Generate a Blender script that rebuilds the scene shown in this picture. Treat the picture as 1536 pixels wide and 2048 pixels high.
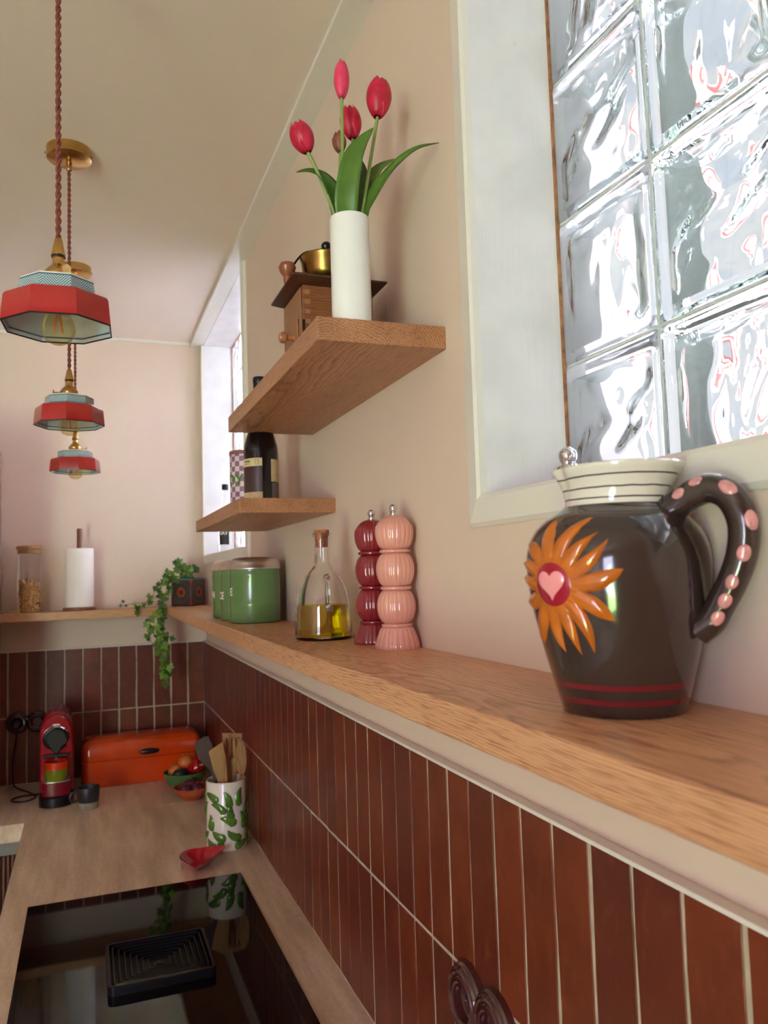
import bpy, bmesh, math, random
from math import sin, cos, pi, sqrt, atan2, exp, radians as R
from mathutils import Vector, Matrix, noise
random.seed(7)
for o in list(bpy.data.objects): bpy.data.objects.remove(o)
S = bpy.context.scene
C = S.collection

# ------------------------------------------------------------------ camera
cd = bpy.data.cameras.new('camera'); cam = bpy.data.objects.new('camera', cd); C.objects.link(cam)
cd.sensor_fit = 'VERTICAL'; cd.sensor_height = 48.0; cd.lens = 48.0*1584/2048; cd.clip_start = .02; cd.clip_end = 60
ax = ((.9360561, .00264591, -.35184083), (-.35049456, -.08070211, -.93308131), (-.03086315, .99673475, -.07461432))
cam.matrix_world = Matrix((ax[0]+(0,), ax[1]+(0,), ax[2]+(0,), (0, 0, 0, 1)))
cd.dof.use_dof = True; cd.dof.focus_distance = 1.15; cd.dof.aperture_fstop = 11
S.camera = cam
# ------------------------------------------------------------------ view
S.view_settings.view_transform = 'Standard'; S.view_settings.look = 'None'
S.view_settings.gamma = 1.0; S.view_settings.exposure = 0.0; S.view_settings.use_curve_mapping = False
S.cycles.sample_clamp_indirect = 60; S.cycles.max_bounces = 28; S.cycles.transmission_bounces = 26; S.cycles.glossy_bounces = 16; S.cycles.diffuse_bounces = 6

# ------------------------------------------------------------------ world: bright overcast sky
W = bpy.data.worlds.new('sky'); S.world = W; W.use_nodes = True
nt = W.node_tree; nt.nodes.clear()
o = nt.nodes.new('ShaderNodeOutputWorld'); b = nt.nodes.new('ShaderNodeBackground')
tc = nt.nodes.new('ShaderNodeTexCoord'); nz = nt.nodes.new('ShaderNodeTexNoise'); cr = nt.nodes.new('ShaderNodeValToRGB')
nz.inputs['Scale'].default_value = 3.0; nz.inputs['Detail'].default_value = 4
cr.color_ramp.elements[0].color = (.78, .82, .95, 1); cr.color_ramp.elements[0].position = .38
cr.color_ramp.elements[1].color = (.98, .96, 1.0, 1); cr.color_ramp.elements[1].position = .56
nt.links.new(tc.outputs['Generated'], nz.inputs['Vector']); nt.links.new(nz.outputs['Fac'], cr.inputs['Fac'])
nt.links.new(cr.outputs['Color'], b.inputs['Color']); nt.links.new(b.outputs['Background'], o.inputs['Surface'])
b.inputs['Strength'].default_value = 1.0

# ------------------------------------------------------------------ lamps: daylight at the garden door, and the sun outside
def area(name, loc, target, sx, sy, power, col, label):
    l = bpy.data.lights.new(name, 'AREA'); l.shape = 'RECTANGLE'; l.size = sx; l.size_y = sy; l.energy = power; l.color = col
    ob = bpy.data.objects.new(name, l); C.objects.link(ob); ob.location = loc
    ob.rotation_euler = (Vector(target)-Vector(loc)).to_track_quat('-Z', 'Y').to_euler()
    return ob
area('garden_door_daylight', (-1.85, -1.56, -.20), (-1.85, 1.0, -.20), .84, 1.60, 45, (.98, .95, 1.36), '')
sl_ = bpy.data.lights.new('sun', 'SUN'); sl_.energy = 390; sl_.angle = R(1.5); sl_.color = (.96, .95, 1.12)  # sun added to light the unseen bounce wall and paving outside
sun = bpy.data.objects.new('sun', sl_); C.objects.link(sun); sun.rotation_euler = Vector((.35, -.62, -.70)).to_track_quat('-Z', 'Y').to_euler()

# ------------------------------------------------------------------ materials
def lin(c): return tuple(((x/255)/12.92 if x/255 <= .04045 else ((x/255+.055)/1.055)**2.4) for x in c)+(1,)
def newmat(name):
    m = bpy.data.materials.new(name); m.use_nodes = True; t = m.node_tree; t.nodes.clear()
    out = t.nodes.new('ShaderNodeOutputMaterial'); p = t.nodes.new('ShaderNodeBsdfPrincipled')
    t.links.new(p.outputs[0], out.inputs[0]); return m, t, p, out
def N(t, k, **kw):
    n = t.nodes.new(k)
    for a, v in kw.items(): setattr(n, a, v)
    return n
def math_(t, op, a, b=None, c=None):
    n = t.nodes.new('ShaderNodeMath'); n.operation = op
    for i, x in enumerate((a, b, c)):
        if x is None: continue
        if isinstance(x, (int, float)): n.inputs[i].default_value = x
        else: t.links.new(x, n.inputs[i])
    return n.outputs[0]
def mixc(t, f, a, b):
    n = t.nodes.new('ShaderNodeMix'); n.data_type = 'RGBA'
    for i, x in ((0, f), (6, a), (7, b)):
        if isinstance(x, (int, float, tuple)): n.inputs[i].default_value = x
        else: t.links.new(x, n.inputs[i])
    return n.outputs[2]
def ramp(t, f, *stops):
    n = t.nodes.new('ShaderNodeValToRGB'); e = n.color_ramp.elements
    while len(e) < len(stops): e.new(.5)
    for i, (p, c) in enumerate(stops):
        e[i].position = p; e[i].color = c if len(c) == 4 else c+(1,)
    t.links.new(f, n.inputs[0]); return n.outputs[0]
def noise_(t, vec, scale, detail=3, rough=.5, mul=None):
    n = t.nodes.new('ShaderNodeTexNoise'); n.inputs['Scale'].default_value = scale
    n.inputs['Detail'].default_value = detail; n.inputs['Roughness'].default_value = rough
    if mul:
        mp = t.nodes.new('ShaderNodeMapping'); mp.inputs['Scale'].default_value = mul
        t.links.new(vec, mp.inputs['Vector']); vec = mp.outputs[0]
    t.links.new(vec, n.inputs['Vector']); return n.outputs['Fac']
def coords(t, kind='Object'): return t.nodes.new('ShaderNodeTexCoord').outputs[kind]
def bump(t, p, h, strength, dist=.001):
    n = t.nodes.new('ShaderNodeBump'); n.inputs['Strength'].default_value = strength; n.inputs['Distance'].default_value = dist
    t.links.new(h, n.inputs['Height']); t.links.new(n.outputs[0], p.inputs['Normal'])
def mat(name, col, rough=.5, metal=0, coat=0, var=.08, vs=12, bmp=0, bs=60, spec=.5, sss=0):
    m, t, p, out = newmat(name); c = lin(col)
    v = coords(t); f = noise_(t, v, vs)
    d = tuple(x*(1-var) for x in c[:3])+(1,); l = tuple(min(1, x*(1+var)) for x in c[:3])+(1,)
    t.links.new(ramp(t, f, (.35, d), (.65, l)), p.inputs['Base Color'])
    p.inputs['Roughness'].default_value = rough; p.inputs['Metallic'].default_value = metal
    p.inputs['Coat Weight'].default_value = coat; p.inputs['Coat Roughness'].default_value = .06
    p.inputs['Specular IOR Level'].default_value = spec
    if bmp: bump(t, p, noise_(t, v, bs, 4), bmp)
    return m
wallpaint = mat('wall_paint', (223, 200, 184), .7, var=.012, vs=2, bmp=.12, bs=220)
ceilpaint = mat('ceiling_paint', (236, 219, 207), .75, var=.012, vs=2)
trimpaint = mat('trim_gloss_paint', (232, 226, 218), .32, var=.015, vs=6, bmp=.15, bs=90)
bandpaint = mat('band_paint', (226, 212, 190), .6, var=.012, vs=3)
def jambmat():
    m, t, p, out = newmat('jamb_brushed_paint'); v = coords(t)
    g = noise_(t, v, 1, 4, .6, (60, 60, 4)); g2 = noise_(t, v, 14, 2)
    t.links.new(ramp(t, g2, (.3, lin((226, 221, 224))), (.7, lin((236, 231, 233)))), p.inputs['Base Color'])
    p.inputs['Roughness'].default_value = .3; bump(t, p, math_(t, 'ADD', g, math_(t, 'MULTIPLY', g2, 1.5)), .35, .002); return m
jambpaint = jambmat()
grout = mat('grout', (184, 168, 146), .9, var=.12, vs=40, bmp=.3, bs=300)
def tilemat():
    m, t, p, out = newmat('glazed_terracotta'); v = coords(t)
    oi = t.nodes.new('ShaderNodeObjectInfo')
    base = ramp(t, oi.outputs['Random'], (0, lin((102, 45, 27))), (.3, lin((128, 56, 27))), (.6, lin((114, 47, 29))), (.85, lin((94, 41, 28))), (1, lin((134, 62, 29))))
    add = t.nodes.new('ShaderNodeVectorMath'); add.operation = 'ADD'
    cx = t.nodes.new('ShaderNodeCombineXYZ'); r9 = math_(t, 'MULTIPLY', oi.outputs['Random'], 37.0)
    for i in range(3): t.links.new(r9, cx.inputs[i])
    t.links.new(v, add.inputs[0]); t.links.new(cx.outputs[0], add.inputs[1]); vv = add.outputs[0]
    f = noise_(t, vv, 9, 5, .6); f2 = noise_(t, vv, 70, 4, .6, (1, 1.0, .5))
    c2 = mixc(t, ramp(t, f, (.35, (0, 0, 0, 1)), (.7, (1, 1, 1, 1))), base, lin((92, 35, 20)))
    c3 = mixc(t, math_(t, 'MULTIPLY', ramp(t, f2, (.55, (0, 0, 0, 1)), (.75, (1, 1, 1, 1))), .3), c2, lin((150, 84, 58)))
    t.links.new(c3, p.inputs['Base Color']); p.inputs['Roughness'].default_value = .34
    bump(t, p, math_(t, 'ADD', f, math_(t, 'MULTIPLY', f2, .25)), .35, .002); return m
tilem = tilemat()
def oak(name, axis, light=(226, 170, 130), dark=(152, 98, 64), x0=.03, z0=-.09, rf=360, off=0.0, rough=.42):
    """solid oak: growth rings round an axis, long pores"""
    m, t, p, out = newmat(name); v = coords(t)
    sp = t.nodes.new('ShaderNodeSeparateXYZ'); t.links.new(v, sp.inputs[0])
    a, l, b_ = (sp.outputs[0], sp.outputs[1], sp.outputs[2]) if axis == 'Y' else ((sp.outputs[1], sp.outputs[0], sp.outputs[2]) if axis == 'X' else (sp.outputs[0], sp.outputs[2], sp.outputs[1]))
    cb = t.nodes.new('ShaderNodeCombineXYZ'); t.links.new(a, cb.inputs[0]); t.links.new(math_(t, 'ADD', l, off), cb.inputs[1]); t.links.new(b_, cb.inputs[2])
    q = cb.outputs[0]
    w = noise_(t, q, 1, 3, .5, (7, 1.6, 7)); w2 = noise_(t, q, 1, 4, .6, (40, 6, 40))
    da = math_(t, 'SUBTRACT', a, x0); db = math_(t, 'SUBTRACT', b_, z0)
    d = math_(t, 'SQRT', math_(t, 'ADD', math_(t, 'MULTIPLY', da, da), math_(t, 'MULTIPLY', db, db)))
    d = math_(t, 'ADD', d, math_(t, 'ADD', math_(t, 'MULTIPLY', w, .055), math_(t, 'MULTIPLY', w2, .006)))
    s = math_(t, 'FRACT', math_(t, 'MULTIPLY', d, rf))
    ring = ramp(t, s, (0, (.15, .15, .15, 1)), (.25, (.55, .55, .55, 1)), (.8, (.75, .75, .75, 1)), (1, (.2, .2, .2, 1)))
    pore = ramp(t, noise_(t, q, 1, 2, .6, (620, 22, 620)), (.36, (.0, .0, .0, 1)), (.5, (1, 1, 1, 1)))
    tone = noise_(t, q, 1, 3, .5, (18, 1.2, 18))
    f = math_(t, 'MULTIPLY', math_(t, 'ADD', math_(t, 'MULTIPLY', ring, .45), math_(t, 'ADD', math_(t, 'MULTIPLY', pore, .22), math_(t, 'MULTIPLY', tone, .42))), 1.0)
    t.links.new(ramp(t, f, (.36, lin(dark)), (.80, lin(light))), p.inputs['Base Color'])
    p.inputs['Roughness'].default_value = rough; bump(t, p, pore, .15, .0006); return m
oakY = oak('oak_long', 'Y'); oakY2 = oak('oak_long_far', 'Y', (224, 168, 124), (156, 100, 62), x0=-.05, z0=-.12, off=3.1)
oakS = oak('oak_shelf', 'Y', (200, 142, 102), (128, 78, 50), x0=.02, z0=-.075, rf=270, off=1.7)
oakX = oak('oak_cross', 'X', (208, 160, 114), (158, 108, 68), off=5.0)
walnut = oak('walnut', 'Z', (142, 92, 62), (92, 54, 36), rf=200, rough=.4)
bamboo = oak('utensil_wood', 'Z', (190, 146, 92), (140, 98, 56), rf=260, rough=.55)
cabwood = oak('cabinet_wood', 'Z', (176, 134, 108), (146, 106, 84), rf=150, rough=.5)
slatwood = oak('slat_wood', 'Z', (128, 84, 58), (86, 52, 36), rf=200, rough=.5)
grindwood = oak('grinder_wood', 'X', (150, 92, 50), (96, 54, 28), rf=260, rough=.45)
grindwood2 = oak('grinder_wood_front', 'Z', (168, 116, 78), (120, 78, 50), rf=300, rough=.5)
grinddark = oak('grinder_wood_dark', 'X', (92, 54, 34), (52, 28, 20), rf=260, rough=.4)
def stonemat():
    m, t, p, out = newmat('travertine_counter'); v = coords(t)
    a = noise_(t, v, 1, 5, .6, (17, 2.0, 10)); b_ = noise_(t, v, 1, 5, .65, (120, 60, 60))
    f = math_(t, 'ADD', math_(t, 'MULTIPLY', a, .75), math_(t, 'MULTIPLY', b_, .25))
    t.links.new(ramp(t, f, (.36, lin((186, 160, 136))), (.5, lin((212, 186, 160))), (.62, lin((230, 208, 186)))), p.inputs['Base Color'])
    p.inputs['Roughness'].default_value = .42; bump(t, p, b_, .08, .001); return m
stone = stonemat()
brass = mat('aged_brass', (198, 160, 96), .24, 1, var=.15, vs=30, bmp=.05)
brass2 = mat('old_brass', (150, 118, 60), .28, 1, var=.3, vs=24, bmp=.1)
chrome = mat('chrome', (225, 225, 228), .04, 1, var=.0)
steel = mat('brushed_steel', (222, 214, 208), .34, 1, var=.05)
alu = mat('grey_aluminium', (132, 126, 122), .4, .6, var=.03)
redglaze = mat('red_glaze', (172, 33, 32), .16, coat=.5, var=.12, vs=16)
whiteglaze = mat('white_glaze', (232, 228, 220), .18, coat=.4, var=.02)
lining = mat('lining_glaze', (190, 194, 198), .2, coat=.3)
vasewhite = mat('vase_white', (242, 240, 238), .28, coat=.2, var=.01)
darkrim = mat('dark_glaze_rim', (40, 24, 24), .25)
blueline = mat('blue_line', (70, 84, 104), .3)
cordm = mat('cord_fabric', (128, 66, 52), .8, var=.2, vs=300)
blackpl = mat('black_plastic', (18, 18, 19), .3, var=.1)
rubber = mat('black_cable', (14, 13, 13), .5)
brownporc = mat('brown_porcelain', (68, 28, 30), .12, coat=.6, var=.1)
pinkm = mat('pink_lacquer', (226, 158, 142), .14, coat=.7, var=.03)
redm = mat('burgundy_lacquer', (140, 36, 44), .12, coat=.7, var=.05)
greenen = mat('green_enamel', (96, 130, 76), .2, coat=.5, var=.04)
cream = mat('cream_paint', (226, 216, 196), .5)
bottleblk = mat('black_bottle_glass', (9, 9, 9), .22, coat=.3, var=.0)
labelcream = mat('label_cream', (214, 190, 146), .6, var=.06, vs=120)
labelbrown = mat('label_brown', (72, 50, 48), .4, var=.05)
labelgrey = mat('label_grey', (120, 112, 110), .6, var=.3, vs=500)
inkgreen = mat('ink_green', (48, 62, 40), .6)
lettergreen = mat('letter_green', (84, 124, 34), .5)
roseband = mat('tin_rim_rose', (150, 100, 88), .35)
tulipm = mat('tulip_petal', (198, 24, 60), .42, var=.22, vs=55, sss=.1)
tulipp = mat('tulip_petal_pink', (226, 60, 100), .42, var=.15, vs=55)
budm = mat('tulip_bud', (140, 84, 60), .45, var=.4, vs=60)
stemm = mat('tulip_stem', (138, 158, 84), .45, var=.08)
leafm = None
def leafmat(name, c1, c2, k):
    m, t, p, out = newmat(name); v = coords(t, 'Object'); f = noise_(t, v, k, 3)
    oi = t.nodes.new('ShaderNodeObjectInfo')
    f = math_(t, 'ADD', math_(t, 'MULTIPLY', f, .6), math_(t, 'MULTIPLY', oi.outputs['Random'], .4))
    t.links.new(ramp(t, f, (.3, lin(c1)), (.7, lin(c2))), p.inputs['Base Color'])
    p.inputs['Roughness'].default_value = .42; return m
leafm = leafmat('tulip_leaf', (50, 86, 22), (86, 120, 40), 30)
ivym = leafmat('ivy_leaf', (46, 80, 22), (124, 160, 52), 30)
ivystem = mat('ivy_stem', (110, 84, 56), .6)
orangeen = mat('orange_enamel', (206, 66, 14), .16, coat=.6, var=.12, vs=5)
machinered = mat('machine_red', (150, 12, 26), .15, coat=.6, var=.05)
crimson = mat('crimson_plastic', (120, 14, 34), .25, coat=.3)
terracotta = mat('terracotta', (176, 84, 48), .35, coat=.2)
greenbowl = mat('green_glaze', (84, 124, 66), .25, coat=.3)
orangefruit = mat('orange_peel', (214, 120, 50), .45, bmp=.3, bs=500)
avocado = mat('avocado_skin', (30, 30, 24), .5, bmp=.4, bs=300)
redpepper = mat('red_pepper', (178, 16, 20), .2, coat=.4)
onion = mat('red_onion', (92, 34, 56), .25, coat=.4, var=.4, vs=40)
silicone = mat('dark_silicone', (84, 66, 60), .5)
cork = mat('cork', (178, 108, 74), .85, var=.35, vs=160, bmp=.4, bs=200)
papertowel = mat('paper_towel', (252, 244, 240), .9, var=.02, bmp=.5, bs=420)
nuts = mat('roasted_nuts', (206, 162, 108), .6, var=.25, vs=120)
hobglass = mat('hob_glass', (6, 6, 7), .035, var=0, spec=.35)
grillblk = mat('grill_black', (16, 16, 18), .35, var=.05)
redrest = mat('red_ceramic', (188, 24, 44), .14, coat=.6, var=.06)
chiligreen = mat('chili_green', (78, 128, 34), .12, coat=.7, var=.25, vs=45)
chiliwhite = mat('crock_white', (232, 222, 210), .2, coat=.4, var=.03)
jugorange = mat('jug_orange', (196, 104, 22), .15, coat=.6, var=.12, vs=60)
jugcrimson = mat('jug_crimson', (158, 18, 42), .15, coat=.6)
jugpink = mat('jug_pink', (240, 152, 158), .2, coat=.5, var=.04)
dotpink = mat('jug_dot_pink', (206, 140, 140), .15, coat=.6, var=.22, vs=90)
caulk = mat('brown_caulk', (160, 112, 76), .8, var=.3, vs=80)
joint = mat('block_joint', (206, 214, 210), .5, var=.05)
filament = mat('filament', (226, 120, 50), .4)
blk = mat('black_label', (42, 44, 42), .5, var=.2, vs=100)
whiteink = mat('white_ink', (225, 222, 212), .6)
potm = None
def potmat():
    m, t, p, out = newmat('painted_pot'); v = coords(t, 'Object')
    sp = t.nodes.new('ShaderNodeSeparateXYZ'); t.links.new(v, sp.inputs[0])
    mx = math_(t, 'SUBTRACT', math_(t, 'MAXIMUM', math_(t, 'ABSOLUTE', sp.outputs[0]), math_(t, 'ABSOLUTE', sp.outputs[1])), 0)
    mn = math_(t, 'MINIMUM', math_(t, 'ABSOLUTE', sp.outputs[0]), math_(t, 'ABSOLUTE', sp.outputs[1]))
    z = math_(t, 'SUBTRACT', sp.outputs[2], .057)
    r = math_(t, 'SQRT', math_(t, 'ADD', math_(t, 'MULTIPLY', mn, mn), math_(t, 'MULTIPLY', z, z)))
    an = math_(t, 'SINE', math_(t, 'MULTIPLY', math_(t, 'ARCTAN2', z, mn), 8))
    r = math_(t, 'ADD', r, math_(t, 'MULTIPLY', an, .0015))
    c = ramp(t, math_(t, 'MULTIPLY', r, 14), (0, lin((30, 34, 44))), (.1, lin((120, 40, 26))), (.14, lin((40, 30, 32))), (.2, lin((196, 70, 32))), (.3, lin((60, 84, 72))), (.42, lin((78, 50, 50))), (.55, lin((66, 80, 76))), (.75, lin((88, 48, 44))), (.95, lin((150, 60, 44))))
    c = mixc(t, math_(t, 'GREATER_THAN', sp.outputs[2], .108), c, lin((40, 130, 150)))
    c = mixc(t, math_(t, 'LESS_THAN', sp.outputs[2], .006), c, lin((24, 44, 60)))
    t.links.new(c, p.inputs['Base Color']); p.inputs['Roughness'].default_value = .3; return m
potm = potmat()
def checker():
    m, t, p, out = newmat('tin_checker'); v = coords(t, 'Object')
    sp = t.nodes.new('ShaderNodeSeparateXYZ'); t.links.new(v, sp.inputs[0])
    u = math_(t, 'MULTIPLY', math_(t, 'ARCTAN2', sp.outputs[1], sp.outputs[0]), 20/(2*pi))
    w = math_(t, 'MULTIPLY', sp.outputs[2], 1/.0125)
    s = math_(t, 'FLOORED_MODULO', math_(t, 'ADD', math_(t, 'FLOOR', u), math_(t, 'FLOOR', w)), 2)
    t.links.new(mixc(t, s, lin((222, 204, 206)), lin((146, 100, 134))), p.inputs['Base Color']); p.inputs['Roughness'].default_value = .35; return m
checkm = checker()
def bandmat():
    m, t, p, out = newmat('shade_band_hatch'); v = coords(t, 'Object')
    sp = t.nodes.new('ShaderNodeSeparateXYZ'); t.links.new(v, sp.inputs[0])
    u = math_(t, 'MULTIPLY', math_(t, 'ARCTAN2', sp.outputs[1], sp.outputs[0]), .052); z = sp.outputs[2]
    cell = math_(t, 'FLOORED_MODULO', math_(t, 'FLOOR', math_(t, 'DIVIDE', u, .0180)), 2)
    sg = math_(t, 'SUBTRACT', 1, math_(t, 'MULTIPLY', cell, 2))
    lu = math_(t, 'SUBTRACT', math_(t, 'FLOORED_MODULO', u, .0180), .0090)
    q = math_(t, 'ADD', math_(t, 'MULTIPLY', lu, sg), z)
    ln = math_(t, 'LESS_THAN', math_(t, 'FRACT', math_(t, 'MULTIPLY', q, 260)), .38)
    edge = math_(t, 'MAXIMUM', math_(t, 'GREATER_THAN', z, .0625), math_(t, 'LESS_THAN', z, .0475))
    white = math_(t, 'MAXIMUM', math_(t, 'GREATER_THAN', z, .0645), math_(t, 'LESS_THAN', z, .0460))
    c = mixc(t, math_(t, 'MAXIMUM', ln, edge), lin((176, 198, 204)), lin((66, 98, 116)))
    c = mixc(t, white, c, lin((232, 230, 222)))
    t.links.new(c, p.inputs['Base Color']); p.inputs['Roughness'].default_value = .2; p.inputs['Coat Weight'].default_value = .4; return m
bandm = bandmat()
def jugmat(white):
    m, t, p, out = newmat('jug_white_striped' if white else 'jug_brown'); v = coords(t, 'Object')
    sp = t.nodes.new('ShaderNodeSeparateXYZ'); t.links.new(v, sp.inputs[0])
    z = math_(t, 'ADD', sp.outputs[2], math_(t, 'MULTIPLY', math_(t, 'SUBTRACT', noise_(t, v, 22, 2), .5), .004 if white else .0015))
    def band(c, h): return math_(t, 'LESS_THAN', math_(t, 'ABSOLUTE', math_(t, 'SUBTRACT', z, c)), h)
    if white:
        f = math_(t, 'MAXIMUM', band(.1895, .0006), math_(t, 'MAXIMUM', band(.1800, .0006), band(.1718, .0006)))
        c = mixc(t, f, lin((228, 220, 210)), lin((52, 38, 48)))
    else:
        f = math_(t, 'MAXIMUM', band(.0125, .0021), band(.0245, .0021))
        g = noise_(t, v, 9, 3)
        c = mixc(t, f, ramp(t, g, (.3, lin((50, 38, 34))), (.7, lin((60, 47, 42)))), lin((112, 22, 34)))
    t.links.new(c, p.inputs['Base Color']); p.inputs['Roughness'].default_value = .13; p.inputs['Coat Weight'].default_value = .6; p.inputs['Coat Roughness'].default_value = .04; return m
jugbrown = jugmat(False); jugwhite = jugmat(True)
def glass(name, col, ior=1.47, rough=0.0):
    m = bpy.data.materials.new(name); m.use_nodes = True; t = m.node_tree; t.nodes.clear()
    out = t.nodes.new('ShaderNodeOutputMaterial'); g = t.nodes.new('ShaderNodeBsdfGlass')
    g.inputs['Color'].default_value = col; g.inputs['IOR'].default_value = ior; g.inputs['Roughness'].default_value = rough
    t.links.new(g.outputs[0], out.inputs[0]); return m
blockglass = glass('block_glass', (.966, .985, .984, 1), 1.5)
clearglass = glass('clear_glass', (.985, .99, .985, 1), 1.46)
oil = glass('olive_oil', (.80, .72, .06, 1), 1.46)
def thin(name, tint, refl=(1, 1, 1, 1)):
    m = bpy.data.materials.new(name); m.use_nodes = True; t = m.node_tree; t.nodes.clear()
    out = t.nodes.new('ShaderNodeOutputMaterial'); a = t.nodes.new('ShaderNodeBsdfTransparent'); g = t.nodes.new('ShaderNodeBsdfGlossy')
    a.inputs[0].default_value = tint; g.inputs['Roughness'].default_value = .02; g.inputs[0].default_value = refl
    lw = t.nodes.new('ShaderNodeLayerWeight'); lw.inputs[0].default_value = .18
    mx = t.nodes.new('ShaderNodeMixShader'); t.links.new(math_(t, 'MULTIPLY', lw.outputs['Fresnel'], .35), mx.inputs[0]); t.links.new(a.outputs[0], mx.inputs[1]); t.links.new(g.outputs[0], mx.inputs[2])
    t.links.new(mx.outputs[0], out.inputs[0]); return m
thinglass = thin('thin_glass', (.95, .95, .94, 1)); amber = thin('amber_glass', (.90, .80, .62, 1)); panegl = thin('window_pane_glass', (.97, .98, .97, 1))

# ------------------------------------------------------------------ mesh helpers
class M:
    def __init__(s): s.v = []; s.f = []
    def add(s, vs, fs):
        o = len(s.v); s.v += [tuple(p) for p in vs]; s.f += [tuple(i+o for i in f) for f in fs]; return s
    def box(s, x0, x1, y0, y1, z0, z1):
        return s.add([(x0, y0, z0), (x1, y0, z0), (x1, y1, z0), (x0, y1, z0), (x0, y0, z1), (x1, y0, z1), (x1, y1, z1), (x0, y1, z1)],
                     [(0, 3, 2, 1), (4, 5, 6, 7), (0, 1, 5, 4), (1, 2, 6, 5), (2, 3, 7, 6), (3, 0, 4, 7)])
    def lathe(s, prof, n=40, mod=None, cx=0, cy=0, z0=0, closed=False):
        vs = []; fs = []; rings = []
        for r, z in prof:
            if r < 1e-6: rings.append([len(vs)]); vs.append((cx, cy, z+z0))
            else:
                rings.append(list(range(len(vs), len(vs)+n)))
                for i in range(n):
                    a = 2*pi*i/n; rr = r*(mod(a, z) if mod else 1); vs.append((cx+rr*cos(a), cy+rr*sin(a), z+z0))
        pairs = list(zip(rings, rings[1:]))
        if closed: pairs.append((rings[-1], rings[0]))
        for A, B in pairs:
            for i in range(n):
                j = (i+1) % n
                if len(A) == 1 and len(B) == 1: continue
                if len(A) == 1: fs.append((A[0], B[j], B[i]))
                elif len(B) == 1: fs.append((A[i], A[j], B[0]))
                else: fs.append((A[i], A[j], B[j], B[i]))
        return s.add(vs, fs)
    def tube(s, path, rad, n=8, cap=True, flat=None, closed=False):
        P = [Vector(p) for p in path]; L = len(P); vs = []; fs = []; up = None
        for k in range(L):
            t = (P[min(k+1, L-1)]-P[max(k-1, 0)]).normalized()
            if closed: t = (P[(k+1) % L]-P[(k-1) % L]).normalized()
            if up is None: up = Vector((0, 0, 1)) if abs(t.z) < .9 else Vector((1, 0, 0))
            a = (up-t*up.dot(t)).normalized(); up = a; b_ = t.cross(a)
            r = rad[k] if isinstance(rad, (list, tuple)) else rad
            for i in range(n):
                th = 2*pi*i/n; vs.append(P[k]+a*cos(th)*r*(flat or 1)+b_*sin(th)*r)
        for k in range(L-1 if not closed else L):
            k2 = (k+1) % L
            for i in range(n):
                j = (i+1) % n; fs.append((k*n+i, k*n+j, k2*n+j, k2*n+i))
        if cap and not closed: fs.append(tuple(range(n))[::-1]); fs.append(tuple((L-1)*n+i for i in range(n)))
        return s.add(vs, fs)
    def grid(s, fn, nu, nv, wu=False, wv=False, flip=False):
        vs = [fn(i/(nu if wu else nu-1), j/(nv if wv else nv-1)) for j in range(nv) for i in range(nu)]; fs = []
        for j in range(nv if wv else nv-1):
            for i in range(nu if wu else nu-1):
                a = j*nu+i; b_ = j*nu+(i+1) % nu; c = ((j+1) % nv)*nu+(i+1) % nu; d = ((j+1) % nv)*nu+i
                fs.append((d, c, b_, a) if flip else (a, b_, c, d))
        return s.add(vs, fs)
    def prism(s, poly, axis, a0, a1):
        """extrude a 2D outline; axis = the extrusion axis"""
        def P(u, v, w):
            return {'X': (w, u, v), 'Y': (u, w, v), 'Z': (u, v, w)}[axis]
        n = len(poly); vs = [P(u, v, a0) for u, v in poly]+[P(u, v, a1) for u, v in poly]
        fs = [tuple(range(n)), tuple(range(2*n-1, n-1, -1))]+[(i, n+i, n+(i+1) % n, (i+1) % n) for i in range(n)]
        return s.add(vs, fs)
    def map(s, fn): s.v = [tuple(fn(*p)) for p in s.v]; return s
    def mesh(s, name, mtl, sharp=40, fix=True):
        me = bpy.data.meshes.new(name); me.from_pydata(s.v, [], s.f); me.update()
        if fix:
            bm = bmesh.new(); bm.from_mesh(me); bmesh.ops.recalc_face_normals(bm, faces=bm.faces); bm.to_mesh(me); bm.free()
        me.polygons.foreach_set('use_smooth', [True]*len(me.polygons))
        me.set_sharp_from_angle(angle=R(sharp))
        if mtl: me.materials.append(mtl)
        return me
def link(name, me, parent=None, loc=None, rot=None, bevel=0, kind=None, label=None):
    ob = bpy.data.objects.new(name, me); C.objects.link(ob)
    if parent: ob.parent = parent
    if loc: ob.location = loc
    if rot: ob.rotation_euler = rot
    if bevel:
        b_ = ob.modifiers.new('bevel', 'BEVEL'); b_.width = bevel; b_.segments = 2; b_.limit_method = 'ANGLE'; b_.angle_limit = R(40)
    if kind: ob['kind'] = kind
    if label: ob['label'] = label
    return ob
def part(name, m, mtl, parent=None, loc=None, rot=None, bevel=0, sharp=40, kind=None, label=None, fix=True):
    return link(name, m.mesh(name, mtl, sharp, fix), parent, loc, rot, bevel, kind, label)
def thing(name, label, cat, loc=(0, 0, 0), rz=0, group=None):
    o = bpy.data.objects.new(name, None); C.objects.link(o); o.empty_display_size = .05
    o.location = loc; o.rotation_euler = (0, 0, rz); o['label'] = label; o['category'] = cat
    if group: o['group'] = group
    return o
def tag(o, label, cat, group=None):
    o['label'] = label; o['category'] = cat
    if group: o['group'] = group
    return o
def copytree(o, parent=None):
    c = o.copy(); C.objects.link(c); c.parent = parent
    for ch in list(o.children): copytree(ch, c)
    return c
def struct(name, m, mtl, parent=None, bevel=0, sharp=40):
    o = part(name, m, mtl, parent, bevel=bevel, sharp=sharp)
    if not parent: o['kind'] = 'structure'
    return o
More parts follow.
